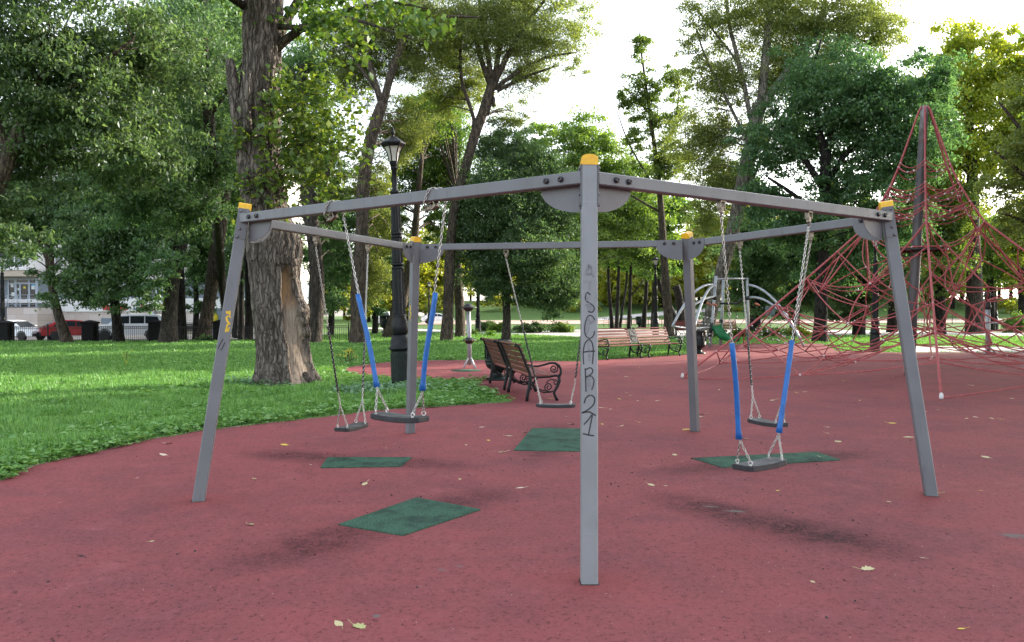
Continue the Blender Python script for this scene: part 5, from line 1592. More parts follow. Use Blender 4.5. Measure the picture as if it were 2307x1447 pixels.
# ------------------------------------------------------------------ street lamps
def make_lamp(loc, rz, label, tilt=0.0, group='black park lamps', scale=1.0):
    root = empty('street_lamp', loc, rz, label, 'street lamp', group)
    root.rotation_euler = (0, tilt, rz)
    root.scale = (scale,) * 3
    mb = MB()
    mb.lathe([(.235, -.1), (.235, 0), (.225, .78), (.20, .80)], 8, smooth=False, rot=R(22.5))
    for k in range(8):
        a = R(45 * k)
        M = Matrix.Rotation(a, 4, 'Z')
        mb.box((.213, 0, .42), (.016, .10, .60), M=M, bev=.006)
    base = mb.build('base', 'iron_green', root)
    mb = MB()
    mb.lathe([(.20, .80), (.255, .83), (.255, .855), (.215, .90), (.205, .98), (.20, 1.04), (.185, 1.06), (.185, 1.10), (.15, 1.13)], 24)
    fl = lambda k, z: 1 + (.055 * (abs((k % 4) - 2) - 1) if 1.17 < z < 1.47 else 0)
    mb.lathe([(.14, 1.12), (.175, 1.20), (.185, 1.30), (.17, 1.40), (.145, 1.49), (.15, 1.52), (.15, 1.55), (.12, 1.57)], 32, flut=fl)
    fl2 = lambda k, z: 0.90 + .14 * (k % 2)
    for z0, z1, r0, r1 in ((1.56, 2.52, .135, .122), (2.66, 3.18, .118, .110), (3.30, 4.12, .106, .088)):
        mb.lathe([(r0, z0), (r1, z1)], 28, flut=fl2, smooth=False)
    for z0, r0 in ((2.52, .135), (2.60, .135), (3.18, .122), (3.25, .122), (4.12, .105)):
        mb.lathe([(r0 * .9, z0 - .01), (r0, z0), (r0, z0 + .035), (r0 * .88, z0 + .05)], 20)
    mb.lathe([(.105, 2.50), (.105, 3.32)], 16)
    mb.lathe([(.092, 4.12), (.06, 4.17), (.052, 4.62), (.075, 4.64), (.075, 4.665), (.055, 4.68)], 16)
    mb.build('pole', 'iron_black', root)
    # six sided flared lantern
    lan = MB()
    prof = [(.055, 4.66), (.085, 4.72), (.10, 4.79)]
    lan.lathe(prof, 6, smooth=False)
    lan.lathe([(.265, 5.15), (.265, 5.18), (.245, 5.19), (.17, 5.24), (.10, 5.29), (.085, 5.30), (.03, 5.315), (.025, 5.345), (.045, 5.37), (.05, 5.40), (.03, 5.44), (.02, 5.46), (.026, 5.475), (.008, 5.52)], 6, smooth=False)
    lan.lathe([(.215, 5.09), (.262, 5.15), (.2, 5.152)], 6, smooth=False)
    gp = [(.098, 4.79), (.112, 4.88), (.135, 4.97), (.168, 5.05), (.21, 5.10)]
    for k in range(6):
        a = R(60 * k)
        lan.tube([(r_ * math.cos(a), r_ * math.sin(a), z) for r_, z in gp], .013, 5)
    lo = lan.build('lantern', 'iron_black', root)
    g = MB(); g.lathe([(r_ * .97, z) for r_, z in gp], 6, smooth=False)
    g.build('lamp_glass', 'lamp_glass', lo)
    return root
pl_ = on_z(906, 874)
lamp = make_lamp((pl_.x, pl_.y, 0), R(12), 'tall black cast iron lamp rising from the lawn, left rear of the swings', tilt=R(-1.8))
for (px, Y, lab) in ((1477, 55.5, 'slim black lamp behind the red emblem bench'), (2242, 64, 'small black lamp far behind the right side of the net'), (967, 100, 'smallest far lamp against bright yellow leaves'),
                     (1972, 31.8, 'black lamp whose column stands behind the net mast'), (1077, 64, 'lamp pole hidden in leaves behind the black disc pole'), (6, 49, 'lamp at the left picture edge by the entrance steps')):
    c = copy_tree(lamp)
    p = at(px, 740, Y)
    c.location = (p.x, p.y, float(hgt(p.x, p.y)))
    c.rotation_euler = (0, 0, R(px % 60))
    if px == 1972: c.scale = (.86, .86, .86)
    c['label'] = lab

# ------------------------------------------------------------------ litter bins
def make_bin(loc, label, s=1.0):
    root = empty('litter_bin', loc, 0, label, 'litter bin', 'black urn shaped bins')
    mb = MB()
    mb.lathe([(.26, 0), (.26, .03), (.20, .06), (.12, .10), (.105, .15), (.13, .20), (.24, .27), (.27, .33), (.275, .40)], 24)
    mb.build('foot', 'iron_green', root)
    mb = MB()
    mb.lathe([(.285, .40), (.285, .43), (.265, .45), (.27, .80), (.30, .83), (.30, .86), (.27, .87), (.25, .80)], 24)
    for k in range(10):
        a = R(36 * k)
        mb.tube([(.275 * math.cos(a), .275 * math.sin(a), .46), (.28 * math.cos(a), .28 * math.sin(a), .80)], .012, 5)
    bd = mb.build('bowl', 'iron_green', root)
    mb = MB()
    M = Matrix.Rotation(R(-100), 4, 'Z') @ Matrix.Translation((.28, 0, .63))
    mb.tube([(0.006, .05 * math.cos(a), .05 * math.sin(a)) for a in np.linspace(0, 2 * math.pi, 17)[:-1]], .008, 5, closed=True, M=M)
    mb.build('medallion', 'bolt_steel', bd)
    root.scale = (s,) * 3
    return root
p = on_z(1122, 857); b1 = make_bin((p.x, p.y, .012), 'dark urn shaped bin half hidden behind the near bench', 1.08)
for (px, py, lab, sc) in ((1574, 798, 'dark urn bin just right of the emblem bench', 1.0),):
    c = copy_tree(b1); p = on_z(px, py); c.location = (p.x, p.y, .012); c['label'] = lab; c.scale = (sc,) * 3
for (px, Y, lab) in ((868, 66, 'black boxy bin far behind the tall lamp'), (1441, 80, 'bin in the row of thin trunks by the far fence')):
    c = copy_tree(b1); p = at(px, 740, Y); c.location = (p.x, p.y, float(hgt(p.x, p.y))); c['label'] = lab; c.scale = (1.6,) * 3 if px < 900 else (1.3,) * 3

# ------------------------------------------------------------------ pole toys
p = on_z(1058, 831)
root = empty('spinner_pole', (p.x, p.y, .012), 0, 'grey pole with two black spinning discs and splayed feet', 'play equipment')
mb = MB(); mb.tube([(0, 0, .1), (-.01, 0, .9), (-.03, 0, 1.72)], [.066, .062, .06], 14)
mb.build('pole', 'zinc', root)
for z, x in ((1.70, -.03), (.78, -.01)):
    mb = MB(Matrix.Translation((x, 0, z)))
    mb.lathe([(.07, -.09), (.11, -.06), (.13, -.01), (.24, 0), (.245, .015), (.235, .03), (.15, .035), (.12, .08), (.07, .12), (.02, .14)] if z > 1 else [(.068, -.09), (.11, -.06), (.13, -.01), (.20, 0), (.205, .015), (.195, .03), (.14, .035), (.11, .07), (.066, .09)], 24)
    d = mb.build('disc', 'rubber_black', root)
    mb = MB(Matrix.Translation((x, 0, z + .015)))
    for k in range(6):
        mb.lathe([(.014, -.012), (.016, 0), (.014, .012)], 8, M=Matrix.Translation((x + .225 * (1 if z > 1 else .86) * math.cos(k * 1.047), .225 * (1 if z > 1 else .86) * math.sin(k * 1.047), z + .015)))
    mb.build('disc_studs', 'paint_yellow', d)
for k in range(4):
    a = R(45 + 90 * k)
    mb = MB(); mb.tube([(.03 * math.cos(a), .03 * math.sin(a), .34), (.24 * math.cos(a), .24 * math.sin(a), .0)], .022, 8)
    mb.build('foot', 'steel_pale', root)
p2 = on_z(1050, 836)
mb = MB(); mb.lathe([(.42, -.005), (.42, .006)], 40)
o = mb.build('safety_mat', 'green_rubber'); o.location = (p2.x, p2.y, .012)
tag(o, 'round dark green rubber mat at the foot of the disc pole', 'safety mat')
p = on_z(2226, 797)
root = empty('exercise_pole', (p.x, p.y, .012), 0, 'grey pole with black collar and hoop behind the net, at right', 'play equipment')
mb = MB(); mb.tube([(0, 0, 0), (-.02, 0, 1.75)], .085, 14); mb.build('pole', 'zinc', root)
mb = MB(Matrix.Translation((-.02, 0, 0))); mb.lathe([(.095, 1.62), (.115, 1.70), (.10, 1.9), (.095, 2.1), (.12, 2.14), (.12, 2.18), (.08, 2.25), (.02, 2.27)], 20); mb.build('collar', 'rubber_black', root)
mb = MB(); mb.tube([(.02 + .1 * k - .01 * k * k, -.05, 2.18 - .018 * k * k) for k in range(8)], .03, 8); mb.build('hoop', 'rubber_black', root)
for s in (-1, 1):
    mb = MB(); mb.tube([(0, 0, 1.12), (s * .2, -.1, 1.13), (s * .36, -.1, 1.10)], .03, 8); mb.build('peg', 'steel_pale', root)
    mb = MB(); mb.tube([(0, 0, .3), (s * .22, -.15, 0)], .03, 8); mb.build('foot', 'steel_pale', root)

# blue notice panel on a post
p = at(1735, 759, 50)
root = empty('notice_panel', (p.x, p.y, 0), R(8), 'plain blue grey notice panel on a thin post behind the red ropes', 'sign')
mb = MB(); mb.box((0, 0, 1.62), (.62, .04, .56), bev=.01); mb.build('panel', 'sign_blue', root)
mb = MB(); mb.tube([(.02, .04, -.05), (.02, .04, 1.9)], .03, 8); mb.build('post', 'steel_pale', root)

# ------------------------------------------------------------------ rope pyramid
def climbing_net():
    cx, cy = 10.0, 20.0
    base = on_z(2046, 849)
    apex = at(2083, 240, 20.0)
    root = empty('climbing_net', (cx, cy, 0.012), 0, 'tall red rope climbing pyramid on a grey mast, at the right', 'climbing net')
    org = Vector((cx, cy, 0))
    ap = apex - org
    foot = Vector((9.78 - cx, 0, 0))
    mb = MB()
    f = lambda t: foot.lerp(ap, t)
    mb.tube([f(0) - Vector((0, 0, .1)), f(.3), f(.68), f(.70), f(.86), f(.985)], [.115, .115, .112, .105, .095, .085], 18)
    ms = mb.build('mast', 'mast_grey', root)
    mb = MB(); mb.tube([f(.86), f(.985), f(1.0)], [.098, .088, .05], 18); mb.build('mast_tip', 'mast_pale', ms)
    angs = [R(247 - 60 * k) for k in range(6)]
    rng = random.Random(9)
    prof = [(0.07, ap.z - .02), (.14, ap.z - .12), (.6, 5.2), (.85, 4.62), (1.12, 4.15), (1.45, 3.65)]
    def P(r_, a, z):
        k = z / ap.z
        return Vector((ap.x * k + foot.x * (1 - k) * 0 + r_ * math.cos(a), r_ * math.sin(a), z))
    rope = MB(); clamps = []
    def line(a, b, sag=.0, r_=.0135, n=8, cl=True, side=0):
        a = Vector(a); b = Vector(b)
        d = (b - a)
        sd_ = Vector((-d.y, d.x, 0)).normalized() * side if abs(d.x) + abs(d.y) > .01 else Vector((0, 0, 0))
        pts = [a.lerp(b, t) + Vector((0, 0, -sag * 4 * t * (1 - t))) + sd_ * (4 * t * (1 - t)) for t in np.linspace(0, 1, n)]
        rope.tube(pts, r_, 6, cap=False)
        if cl: clamps.append(b)
        return pts
    cab = []
    for k, a in enumerate(angs):
        anchor = Vector((6.0 * math.cos(a), 6.0 * math.sin(a), .03))
        up = [P(r_, a, z) for r_, z in prof]
        t_ = [up[-1].lerp(anchor, t) for t in (.16, .33, .5, .66, .82, 1)]
        mid = [q + Vector((0, 0, -.10 * math.sin(math.pi * t))) for q, t in zip(t_, (.16, .33, .5, .66, .82, 1))]
        pts = up + mid
        m_ = MB(); m_.tube(pts, .025, 7); m_.build('main_rope', 'rope_red', root)
        m_ = MB(); m_.lathe([(.034, 0), (.038, .03), (.032, .09), (.016, .11)], 10, M=Matrix.Translation(anchor - Vector((0, 0, .02))))
        m_.build('anchor', 'clamp_white', root)
        cab.append((up, mid, anchor))
    nA = 6
    mids = [angs[k] - R(30) for k in range(6)]
    # sagging rungs of the top
    for j, rep in ((2, 2), (3, 3), (4, 3)):
        r_, z = prof[j]
        for k in range(6):
            a1, a2 = angs[k], angs[(k + 1) % 6]
            for q in range(rep):
                zz = z - .10 * q * (1 if j < 4 else .8)
                rr = r_ + .045 * q
                A, B = P(rr, a1, zz), P(rr, a2, zz)
                s_ = .16 + .03 * q + rng.uniform(-.02, .02)
                pts = line(A, B, s_, .0125, 10, side=rng.uniform(-.05, .12) * (q + 1) * .6)
                clamps.append(A)
                if q == 1: clamps.append(pts[5])
                if q and rng.random() < .6: clamps.append(pts[3])
        if j >= 3:
            for k in range(6):
                line(P(r_, angs[k], z), P(r_ * .35, mids[k], z - .28), .03)
                line(P(r_, angs[(k + 1) % 6], z), P(r_ * .35, mids[k], z - .28), .03)
    # small woven platform round the mast
    z = 3.12
    ring = [P(.62, t, z) for t in np.linspace(0, 2 * math.pi, 25)[:-1]]
    rope.tube(ring, .02, 6, closed=True)
    pm = MB()
    pm.add([P(.60, t, z - .02) for t in np.linspace(0, 2 * math.pi, 25)[:-1]] + [P(.6, t, z - .06) for t in np.linspace(0, 2 * math.pi, 25)[:-1]],
           [tuple(range(24))] + [(i, (i + 1) % 24, 24 + (i + 1) % 24, 24 + i) for i in range(24)])
    pm.build('platform', 'sleeve_black', root)
    J = lambda v, s=.12: v + Vector((rng.uniform(-s, s), rng.uniform(-s, s), rng.uniform(-s, s) * .7))
    N1 = [c[0][-1] for c in cab]                       # shoulder nodes on the main ropes
    low = {}
    for k in range(6):
        low[k] = cab[k][1]
    M1 = [J(P(1.35, a, 2.75)) for a in mids]
    M2 = [J(P(2.35, a, 2.15)) for a in mids]
    M3 = [J(P(3.1, a, 1.30)) for a in mids]
    M4 = [J(P(4.2, a, .62)) for a in mids]
    M5 = [J(P(4.75, a, .22), .2) for a in mids]
    I1 = [J(P(.75, a, 2.1)) for a in angs]
    I2 = [J(P(1.5, a, 1.75)) for a in angs]
    I3 = [J(P(2.5, a, 1.15)) for a in angs]
    I4 = [J(P(3.6, a, .65)) for a in angs]
    C1 = [J(P(.5, a, 1.3)) for a in mids]
    C2 = [J(P(1.6, a, .85)) for a in mids]
    C3 = [J(P(2.6, a, .50)) for a in mids]
    for k in range(6):
        kn = (k + 1) % 6
        c0, c1 = low[k], low[kn]
        for (a, b, s_) in (
                (N1[k], ring[int((k * 4 + 3) % 24)], .05), (N1[k], M1[k], .10), (N1[kn], M1[k], .10), (N1[k], M2[k], .04), (N1[kn], M2[k], .04),
                (c0[0], M2[k], .06), (c1[0], M2[k], .06), (c0[1], M2[k], .12), (c1[1], M2[k], .12), (c0[1], M3[k], .08), (c1[1], M3[k], .08),
                (c0[2], M3[k], .10), (c1[2], M3[k], .10), (c0[2], M4[k], .05), (c1[2], M4[k], .05), (c0[3], M4[k], .08), (c1[3], M4[k], .08), (c0[3], M5[k], .05), (c1[3], M5[k], .05),
                (c0[5], M5[k], .03), (c1[5], M5[k], .03), (c0[4], M5[k], .06), (c1[4], M5[k], .06),
                (M1[k], M2[k], -.04), (M2[k], M3[k], -.05), (M3[k], M4[k], .05), (M4[k], M5[k], .02),
                (N1[k], I1[k], .05), (I1[k], M1[k], .08), (I1[kn], M1[k], .08), (I1[k], I2[k], .04), (I2[k], M2[k], .10), (I2[kn], M2[k], .10), (c0[1], I2[k], .06),
                (I2[k], I3[k], .04), (I3[k], M3[k], .10), (I3[kn], M3[k], .10), (c0[2], I3[k], .06), (I3[k], I4[k], .04), (I4[k], M4[k], .08), (I4[kn], M4[k], .08), (c0[3], I4[k], .04), (c0[4], I4[k], .03),
                (I1[k], C1[k], .06), (I1[kn], C1[k], .06), (C1[k], C2[k], .05), (I2[k], C2[k], .06), (I2[kn], C2[k], .06), (C2[k], C3[k], .04), (I3[k], C3[k], .05), (I3[kn], C3[k], .05), (C3[k], M4[k], .05), (C1[k], C1[kn], .10), (C2[k], C2[kn], .10),
                (I1[k], ring[int((k * 4) % 24)], .03), (M1[k], ring[int((k * 4 + 2) % 24)], .03), (C1[k], P(.12, mids[k], .95), .03), (C3[k], M5[k], .03)):
            if rng.random() < .27: continue
            line(a, b, s_ + rng.uniform(-.02, .03), .0155, 7, side=rng.uniform(-.09, .09))
            if rng.random() < .4: clamps.append(a)
    rope.build('rope_web', 'rope_red', root)
    # aluminium clamps at the rope crossings (one mesh: far more than a hundred)
    cm = MB()
    for q in clamps[:420]:
        cm.lathe([(.012, -.024), (.021, -.014), (.021, .014), (.012, .024)], 6, M=Matrix.Translation(q) @ Matrix.Rotation(rng.uniform(0, 3), 4, 'X') @ Matrix.Rotation(rng.uniform(0, 3), 4, 'Y'))
    tag(cm.build('rope_clamps', 'clamp_white', root), kind='stuff')
climbing_net()

# ------------------------------------------------------------------ silver climbing arches with green slide
def arches():
    Y = 36.0
    c = at(1640, 785, Y)
    root = empty('climbing_arches', (c.x, c.y, .012), 0, 'silver arched climbing frame with black net and short green slide', 'play equipment')
    org = Vector((c.x, c.y, 0.012))
    W = lambda px, py, dy=0: at(px, py, Y + dy) - org
    def T(name, pts, r_, mt, n=9, par=root):
        m_ = MB(); m_.tube(pts, r_, n); return m_.build(name, mt, par)
    T('post', [W(1599, 783), W(1605, 720), W(1613, 622)], .068, 'steel_pale')
    T('post', [W(1623, 781, 2.2), W(1627, 700, 2.2), W(1630, 630, 2.2)], .075, 'zinc')
    T('post', [W(1687, 786, 1), W(1685, 700, 1), W(1683, 626, 1)], .06, 'zinc')
    T('crossbar', [W(1615, 629), W(1650, 628, .6), W(1683, 628, 1)], .04, 'steel_pale')
    T('crossbar', [W(1622, 684, 1.8), W(1660, 684, 1.2), W(1672, 674, 1)], .05, 'rubber_black')
    arc = lambda a, b, h: [a.lerp(b, t) + Vector((0, 0, h * 4 * t * (1 - t))) for t in np.linspace(0, 1, 14)]
    T('arch', arc(W(1612, 643), W(1515, 735, -2.5), .55), .055, 'steel_pale')
    T('arch', arc(W(1610, 668), W(1515, 735, -2.5), .25)[:9], .05, 'steel_pale')
    T('arch', arc(W(1611, 643), W(1561, 748, -3.2), .45), .055, 'steel_pale')
    T('arch', arc(W(1685, 642, 1), W(1812, 782, -1), .62), .055, 'steel_pale')
    T('arch', arc(W(1686, 671, 1), W(1806, 768, -1.5), .55), .055, 'steel_pale')
    T('arch', arc(W(1515, 735, -2.5), W(1600, 738), -.06), .045, 'steel_pale')
    for (px, py, dy) in ((1604, 742, 0), (1625, 724, 2.2), (1600, 754, 0), (1610, 672, 0), (1684, 672, 1)):
        q = W(px, py, dy)
        m_ = MB(Matrix.Translation(q)); m_.lathe([(.07, -.09), (.10, -.06), (.10, .06), (.07, .09)], 12); m_.build('joint', 'rubber_black', root)
    T('sleeve', [W(1600, 756), W(1604, 728)], .085, 'rubber_black')
    # curved slide trough
    m_ = MB()
    cl = [(1613, 731, -.3), (1615, 741, -.45), (1622, 753, -.6), (1633, 763, -.8), (1645, 766, -.95), (1656, 766, -1.1)]
    vs = []
    for (px, py, dy) in cl:
        q = W(px, py, dy)
        for (o_, z) in ((-.26, .13), (-.23, -.02), (0, -.06), (.23, -.02), (.26, .13), (.28, .13), (.25, -.05), (0, -.1), (-.25, -.05), (-.28, .13)):
            vs.append(q + Vector((o_ * .55, o_ * -.8, z)))
    n = 10
    m_.add(vs, [(i * n + k, i * n + (k + 1) % n, (i + 1) * n + (k + 1) % n, (i + 1) * n + k) for i in range(len(cl) - 1) for k in range(n)] + [tuple(range(n)), tuple(range((len(cl) - 1) * n, len(cl) * n))], True)
    m_.build('slide', 'slide_green', root)
    for (px, py, dy) in ((1610, 687, -.1), (1706, 686, .6), (1597, 685, .2)):
        q = W(px, py, dy)
        m_ = MB(Matrix.Translation(q) @ Matrix.Rotation(R(25), 4, 'Y')); m_.lathe([(.03, -.04), (.12, -.03), (.13, .02), (.06, .05)], 10); m_.build('foothold', 'orange_panel', root)
    rng = random.Random(4)
    net = MB(); kn = []
    def N(pts):
        net.tube(pts, .012, 5, cap=False); kn.extend(pts[1:-1])
    for i in range(7):
        a = W(1525 + i * 12, 742 + i * 1.0, -2 + i * .3); b = W(1535 + i * 12, 776, -1.5 + i * .3)
        N([a, a.lerp(b, .3) + Vector((.1, 0, 0)), a.lerp(b, .65) - Vector((.1, 0, 0)), b])
    for z in (748, 757, 767):
        N([W(1528 + k * 10, z + 5 * math.sin(k * 1.1), -2 + k * .25) for k in range(9)])
    for i in range(9):
        t = i / 9
        a = W(1640 + t * 150, 690 + t * 80 + rng.uniform(-6, 6), .6 - t); b = W(1632 + t * 160, 752 + 24 * t + rng.uniform(-5, 5), .4)
        N([a, a.lerp(b, .3) + Vector((.12, 0, 0)), a.lerp(b, .65) - Vector((.1, 0, 0)), b])
    for z in (715, 735, 752):
        N([W(1690 + k * 13, z + k * 4 + 4 * math.sin(k), .6 - k * .1) for k in range(8)])
    for i in range(5):
        a = W(1575 + i * 7, 690 + i * 3); b = W(1572 + i * 9, 745)
        N([a, a.lerp(b, .4) + Vector((.08, 0, 0)), a.lerp(b, .7), b])
    net.build('net', 'sleeve_black', root)
    cm = MB()
    for q in kn:
        cm.lathe([(.012, -.035), (.035, -.02), (.035, .02), (.012, .035)], 6, M=Matrix.Translation(q))
    tag(cm.build('net_connectors', 'clamp_white', root), kind='stuff')
arches()

# ------------------------------------------------------------------ street side: fence, pillars, cars, restaurant building
def fence_run(name, label, x0, x1, Y, hgt_, step, panel, group=None, top_curl=True, base_z=0.0):
    root = empty(name, (x0, Y, base_z), 0, label, 'fence', group)
    nP = max(1, round((x1 - x0) / panel))
    pw = (x1 - x0) / nP
    for i in range(nP):
        mb = MB()
        a = i * pw + .04; b = (i + 1) * pw - .04
        mb.box(((a + b) / 2, 0, hgt_), (b - a, .03, .025)); mb.box(((a + b) / 2, 0, hgt_ - .13), (b - a, .025, .02)); mb.box(((a + b) / 2, 0, .10), (b - a, .025, .02))
        n = int((b - a) / step)
        for k in range(n + 1):
            x = a + (b - a) * k / n
            mb.box((x, 0, hgt_ / 2 + .02), (.016, .016, hgt_ - .06))
            if top_curl and k < n:
                xm = x + (b - a) / n / 2
                mb.tube([(xm + .035 * math.cos(t), 0, hgt_ - .065 + .04 * math.sin(t)) for t in np.linspace(0, 2 * math.pi, 9)[:-1]], .008, 4, closed=True)
        mb.build('fence_panel', 'iron_black', root)
    for i in range(nP + 1):
        mb = MB(); mb.box((i * pw, 0, hgt_ / 2 + .04), (.06, .06, hgt_ + .12), bev=.008); mb.lathe([(.03, hgt_ + .1), (.04, hgt_ + .13), (.01, hgt_ + .18)], 8, M=Matrix.Translation((i * pw, 0, 0)))
        mb.build('fence_post', 'iron_black', root)
    return root
YF = 46.2
fx = lambda px: (px - PW / 2) / FPX * YF
for i, (px, lab) in enumerate(((12, 'squat black fence pillar at the left picture edge, under the lamp'), (203, 'black fence pillar in front of the red car'), (352, 'black fence pillar right of the silver off-roader, behind the stout trunk'), (497, 'black fence pillar behind the yellow graffiti post'), (640, 'fence pillar hidden behind the big poplar'))):
    x = fx(px)
    root = empty('fence_pillar', (x, YF, 0), 0, lab, 'pillar', 'black pillars of the street fence')
    mb = MB(); mb.box((0, 0, .5), (.66, .66, 1.1), bev=.02); mb.build('shaft', 'pillar_black', root)
    mb = MB(); mb.box((0, 0, 1.08), (.78, .78, .09), bev=.02); mb.lathe([(.5, 1.12), (.12, 1.22), (.02, 1.23)], 4, rot=R(45), smooth=False); mb.build('capstone', 'pillar_black', root)
for (a, b, lab) in ((-60, 12, 'black iron street fence left of the edge pillar'), (12, 203, 'black iron fence before the white and red cars'), (203, 352, 'black iron fence before the silver off-roader'), (352, 497, 'black iron fence between the stout trunk and the leaning trunk'), (497, 640, 'black iron fence left of the big poplar'), (640, 800, 'black iron fence seen right of the big poplar')):
    fence_run('iron_fence', lab, fx(a) + .36, fx(b) - .36, YF, .86, .115, 2.0, 'black iron street fence runs')
fence_run('iron_fence', 'far black iron fence behind the row of thin trunks', 8.6, 21, 92, .95, .16, 2.4, 'far iron fences', False)
fence_run('iron_fence', 'far pale lit iron fence seen through the right side of the net', 45, 62, 92, .95, .16, 2.4, 'far iron fences', False)
# low ornamental guard in front of it
root = empty('ornamental_guard', (9.5, 84, 0), 0, 'low black guard of curled hoops before the thin trunk row', 'fence')
mb = MB()
for i in range(17):
    x = i * .46
    mb.tube([(x, 0, 0), (x, 0, .75), (x + .12, 0, .92), (x + .26, 0, .86), (x + .24, 0, .74)], .022, 5)
mb.tube([(0, 0, .5), (7.6, 0, .5)], .02, 5)
mb.build('hoops', 'iron_black', root)

def make_car(label, loc, rz, paint, kind='sedan'):
    root = empty('parked_car', loc, rz, label, 'car', 'cars parked along the street')
    if kind == 'suv':
        L, Wd, Hh, hood, base = 4.9, 1.95, 1.85, 1.12, .34
        body = [(-2.40, .42), (-2.45, .75), (-2.42, 1.05), (-1.9, 1.12), (1.05, 1.14), (1.4, 1.12), (2.2, 1.04), (2.42, .92), (2.46, .6), (2.40, .40)]
        cab = [(-2.36, 1.10), (-2.12, 1.72), (-1.8, 1.83), (-.2, 1.86), (.55, 1.80), (1.28, 1.12)]
        win = [[(-1.98, 1.2), (-1.82, 1.66), (-1.05, 1.70), (-1.05, 1.2)], [(-.98, 1.2), (-.98, 1.70), (-.12, 1.71), (-.12, 1.2)], [(-.05, 1.2), (-.05, 1.71), (.45, 1.68), (1.0, 1.2)]]
        wx = (-1.45, 1.45); wr = .385
    else:
        L, Wd, Hh = 4.5, 1.78, 1.45
        body = [(-2.20, .36), (-2.26, .62), (-2.2, .92), (-1.7, 1.0), (1.0, .96), (1.5, .88), (2.05, .76), (2.24, .60), (2.22, .34)]
        cab = [(-1.95, .97), (-1.35, 1.30), (-.9, 1.42), (-.1, 1.45), (.4, 1.38), (1.25, .93)]
        win = [[(-1.48, 1.0), (-1.15, 1.29), (-.82, 1.36), (-.82, 1.0)], [(-.76, 1.0), (-.76, 1.36), (-.06, 1.37), (-.06, 1.0)], [(0.0, 1.0), (0.0, 1.37), (.36, 1.31), (.92, .98)]]
        wx = (-1.32, 1.38); wr = .32
    def shell(prof, w0, w1, inset):
        """side profile swept across with the edges drawn in"""
        mb = MB()
        n = len(prof)
        zmin = min(z for _, z in prof); zmax = max(z for _, z in prof)
        def yw(z):
            t = (z - zmin) / (zmax - zmin)
            return w0 + (w1 - w0) * t
        cxm = sum(x for x, _ in prof) / n; czm = (zmin + zmax) / 2
        rings = []
        for s, ins in ((-1, inset), (-1, inset * .3), (-1, 0), (1, 0), (1, inset * .3), (1, inset)):
            rg = []
            for x, z in prof:
                f = 1 - (ins * 1.3)
                drop = {0: .0, inset * .3: .03, inset: .075}[ins]
                y = s * (yw(z) - (.0 if ins == inset else .02 if ins == inset * .3 else .07))
                rg.append((cxm + (x - cxm) * (1 - (.03 if ins == inset else 0)), y, z - (drop * .6 if z > czm else 0)))
            rings.append(rg)
        vs = [p for r_ in rings for p in r_]
        fs = [(l * n + k, l * n + (k + 1) % n, (l + 1) * n + (k + 1) % n, (l + 1) * n + k) for l in range(5) for k in range(n)]
        fs += [tuple(range(n)), tuple(range(5 * n, 6 * n))]
        mb.add(vs, fs, False)
        return mb
    bd = shell(body, Wd / 2 - .02, Wd / 2 - .05, .1).build('body', paint, root)
    cb = shell(cab, Wd / 2 - .10, Wd / 2 - .30, .1).build('cabin', paint, root)
    zc0, zc1 = cab[0][1], max(z for _, z in cab)
    for s in (-1, 1):
        for wn in win:
            mb = MB()
            def yy(z): return s * ((Wd / 2 - .10) + (-.20) * (z - zc0) / (zc1 - zc0) + .006)
            mb.add([(x, yy(z), z) for x, z in wn] + [(x, yy(z) - s * .03, z) for x, z in wn], [tuple(range(4)), (7, 6, 5, 4)] + [(i, (i + 1) % 4, 4 + (i + 1) % 4, 4 + i) for i in range(4)])
            mb.build('side_window', 'car_glass', cb)
        mb = MB(Matrix.Translation((wx[1] - .55, s * (Wd / 2 + .02), zc0 + .05))); mb.lathe([(.05, -.05), (.09, -.04), (.10, .02), (.07, .07)], 10); mb.build('wing_mirror', paint, root)
        for x in wx:
            M = Matrix.Translation((x, s * (Wd / 2 - .13), wr)) @ Matrix.Rotation(R(-90 * s), 4, 'X')
            mb = MB(M); mb.lathe([(wr * .62, -.09), (wr * .97, -.08), (wr, -.04), (wr, .09), (wr * .95, .125), (wr * .66, .13)], 24); ty = mb.build('tyre', 'tyre', root)
            mb = MB(M); mb.lathe([(wr * .66, .05), (wr * .66, .128), (wr * .58, .115), (wr * .2, .10), (.03, .115)], 20, flut=lambda k, z: 1.0)
            for k in range(5):
                a = k * 1.2566
                mb.box((wr * .36 * math.cos(a), wr * .36 * math.sin(a), .118), (wr * .5, .05, .02), M=M @ Matrix.Translation((wr * .36 * math.cos(a), wr * .36 * math.sin(a), .118)) @ Matrix.Rotation(a, 4, 'Z') @ Matrix.Translation((-wr * .36 * math.cos(a), -wr * .36 * math.sin(a), -.118)))
            mb.build('rim', 'alloy', ty)
            # dark wheel arch
            mb = MB(Matrix.Translation((x, s * (Wd / 2 - .028), wr))); mb.tube([((wr + .05) * math.cos(t), 0, (wr + .05) * math.sin(t)) for t in np.linspace(-.15, math.pi + .15, 14)], .035, 6); mb.build('wheel_arch', 'rubber_black', root)
    def pane(x0, z0, x1, z1, w0, w1, name):
        d = Vector((z0 - z1, 0, x1 - x0)).normalized()
        if d.z < 0: d = -d
        o = d * .012
        mb = MB(); mb.add([Vector((x0, -w0, z0)) + o, Vector((x0, w0, z0)) + o, Vector((x1, w1, z1)) + o, Vector((x1, -w1, z1)) + o, Vector((x0, -w0, z0)) - o, Vector((x0, w0, z0)) - o, Vector((x1, w1, z1)) - o, Vector((x1, -w1, z1)) - o], [(0, 1, 2, 3), (7, 6, 5, 4), (0, 4, 5, 1), (1, 5, 6, 2), (2, 6, 7, 3), (3, 7, 4, 0)])
        mb.build(name, 'car_glass', cb)
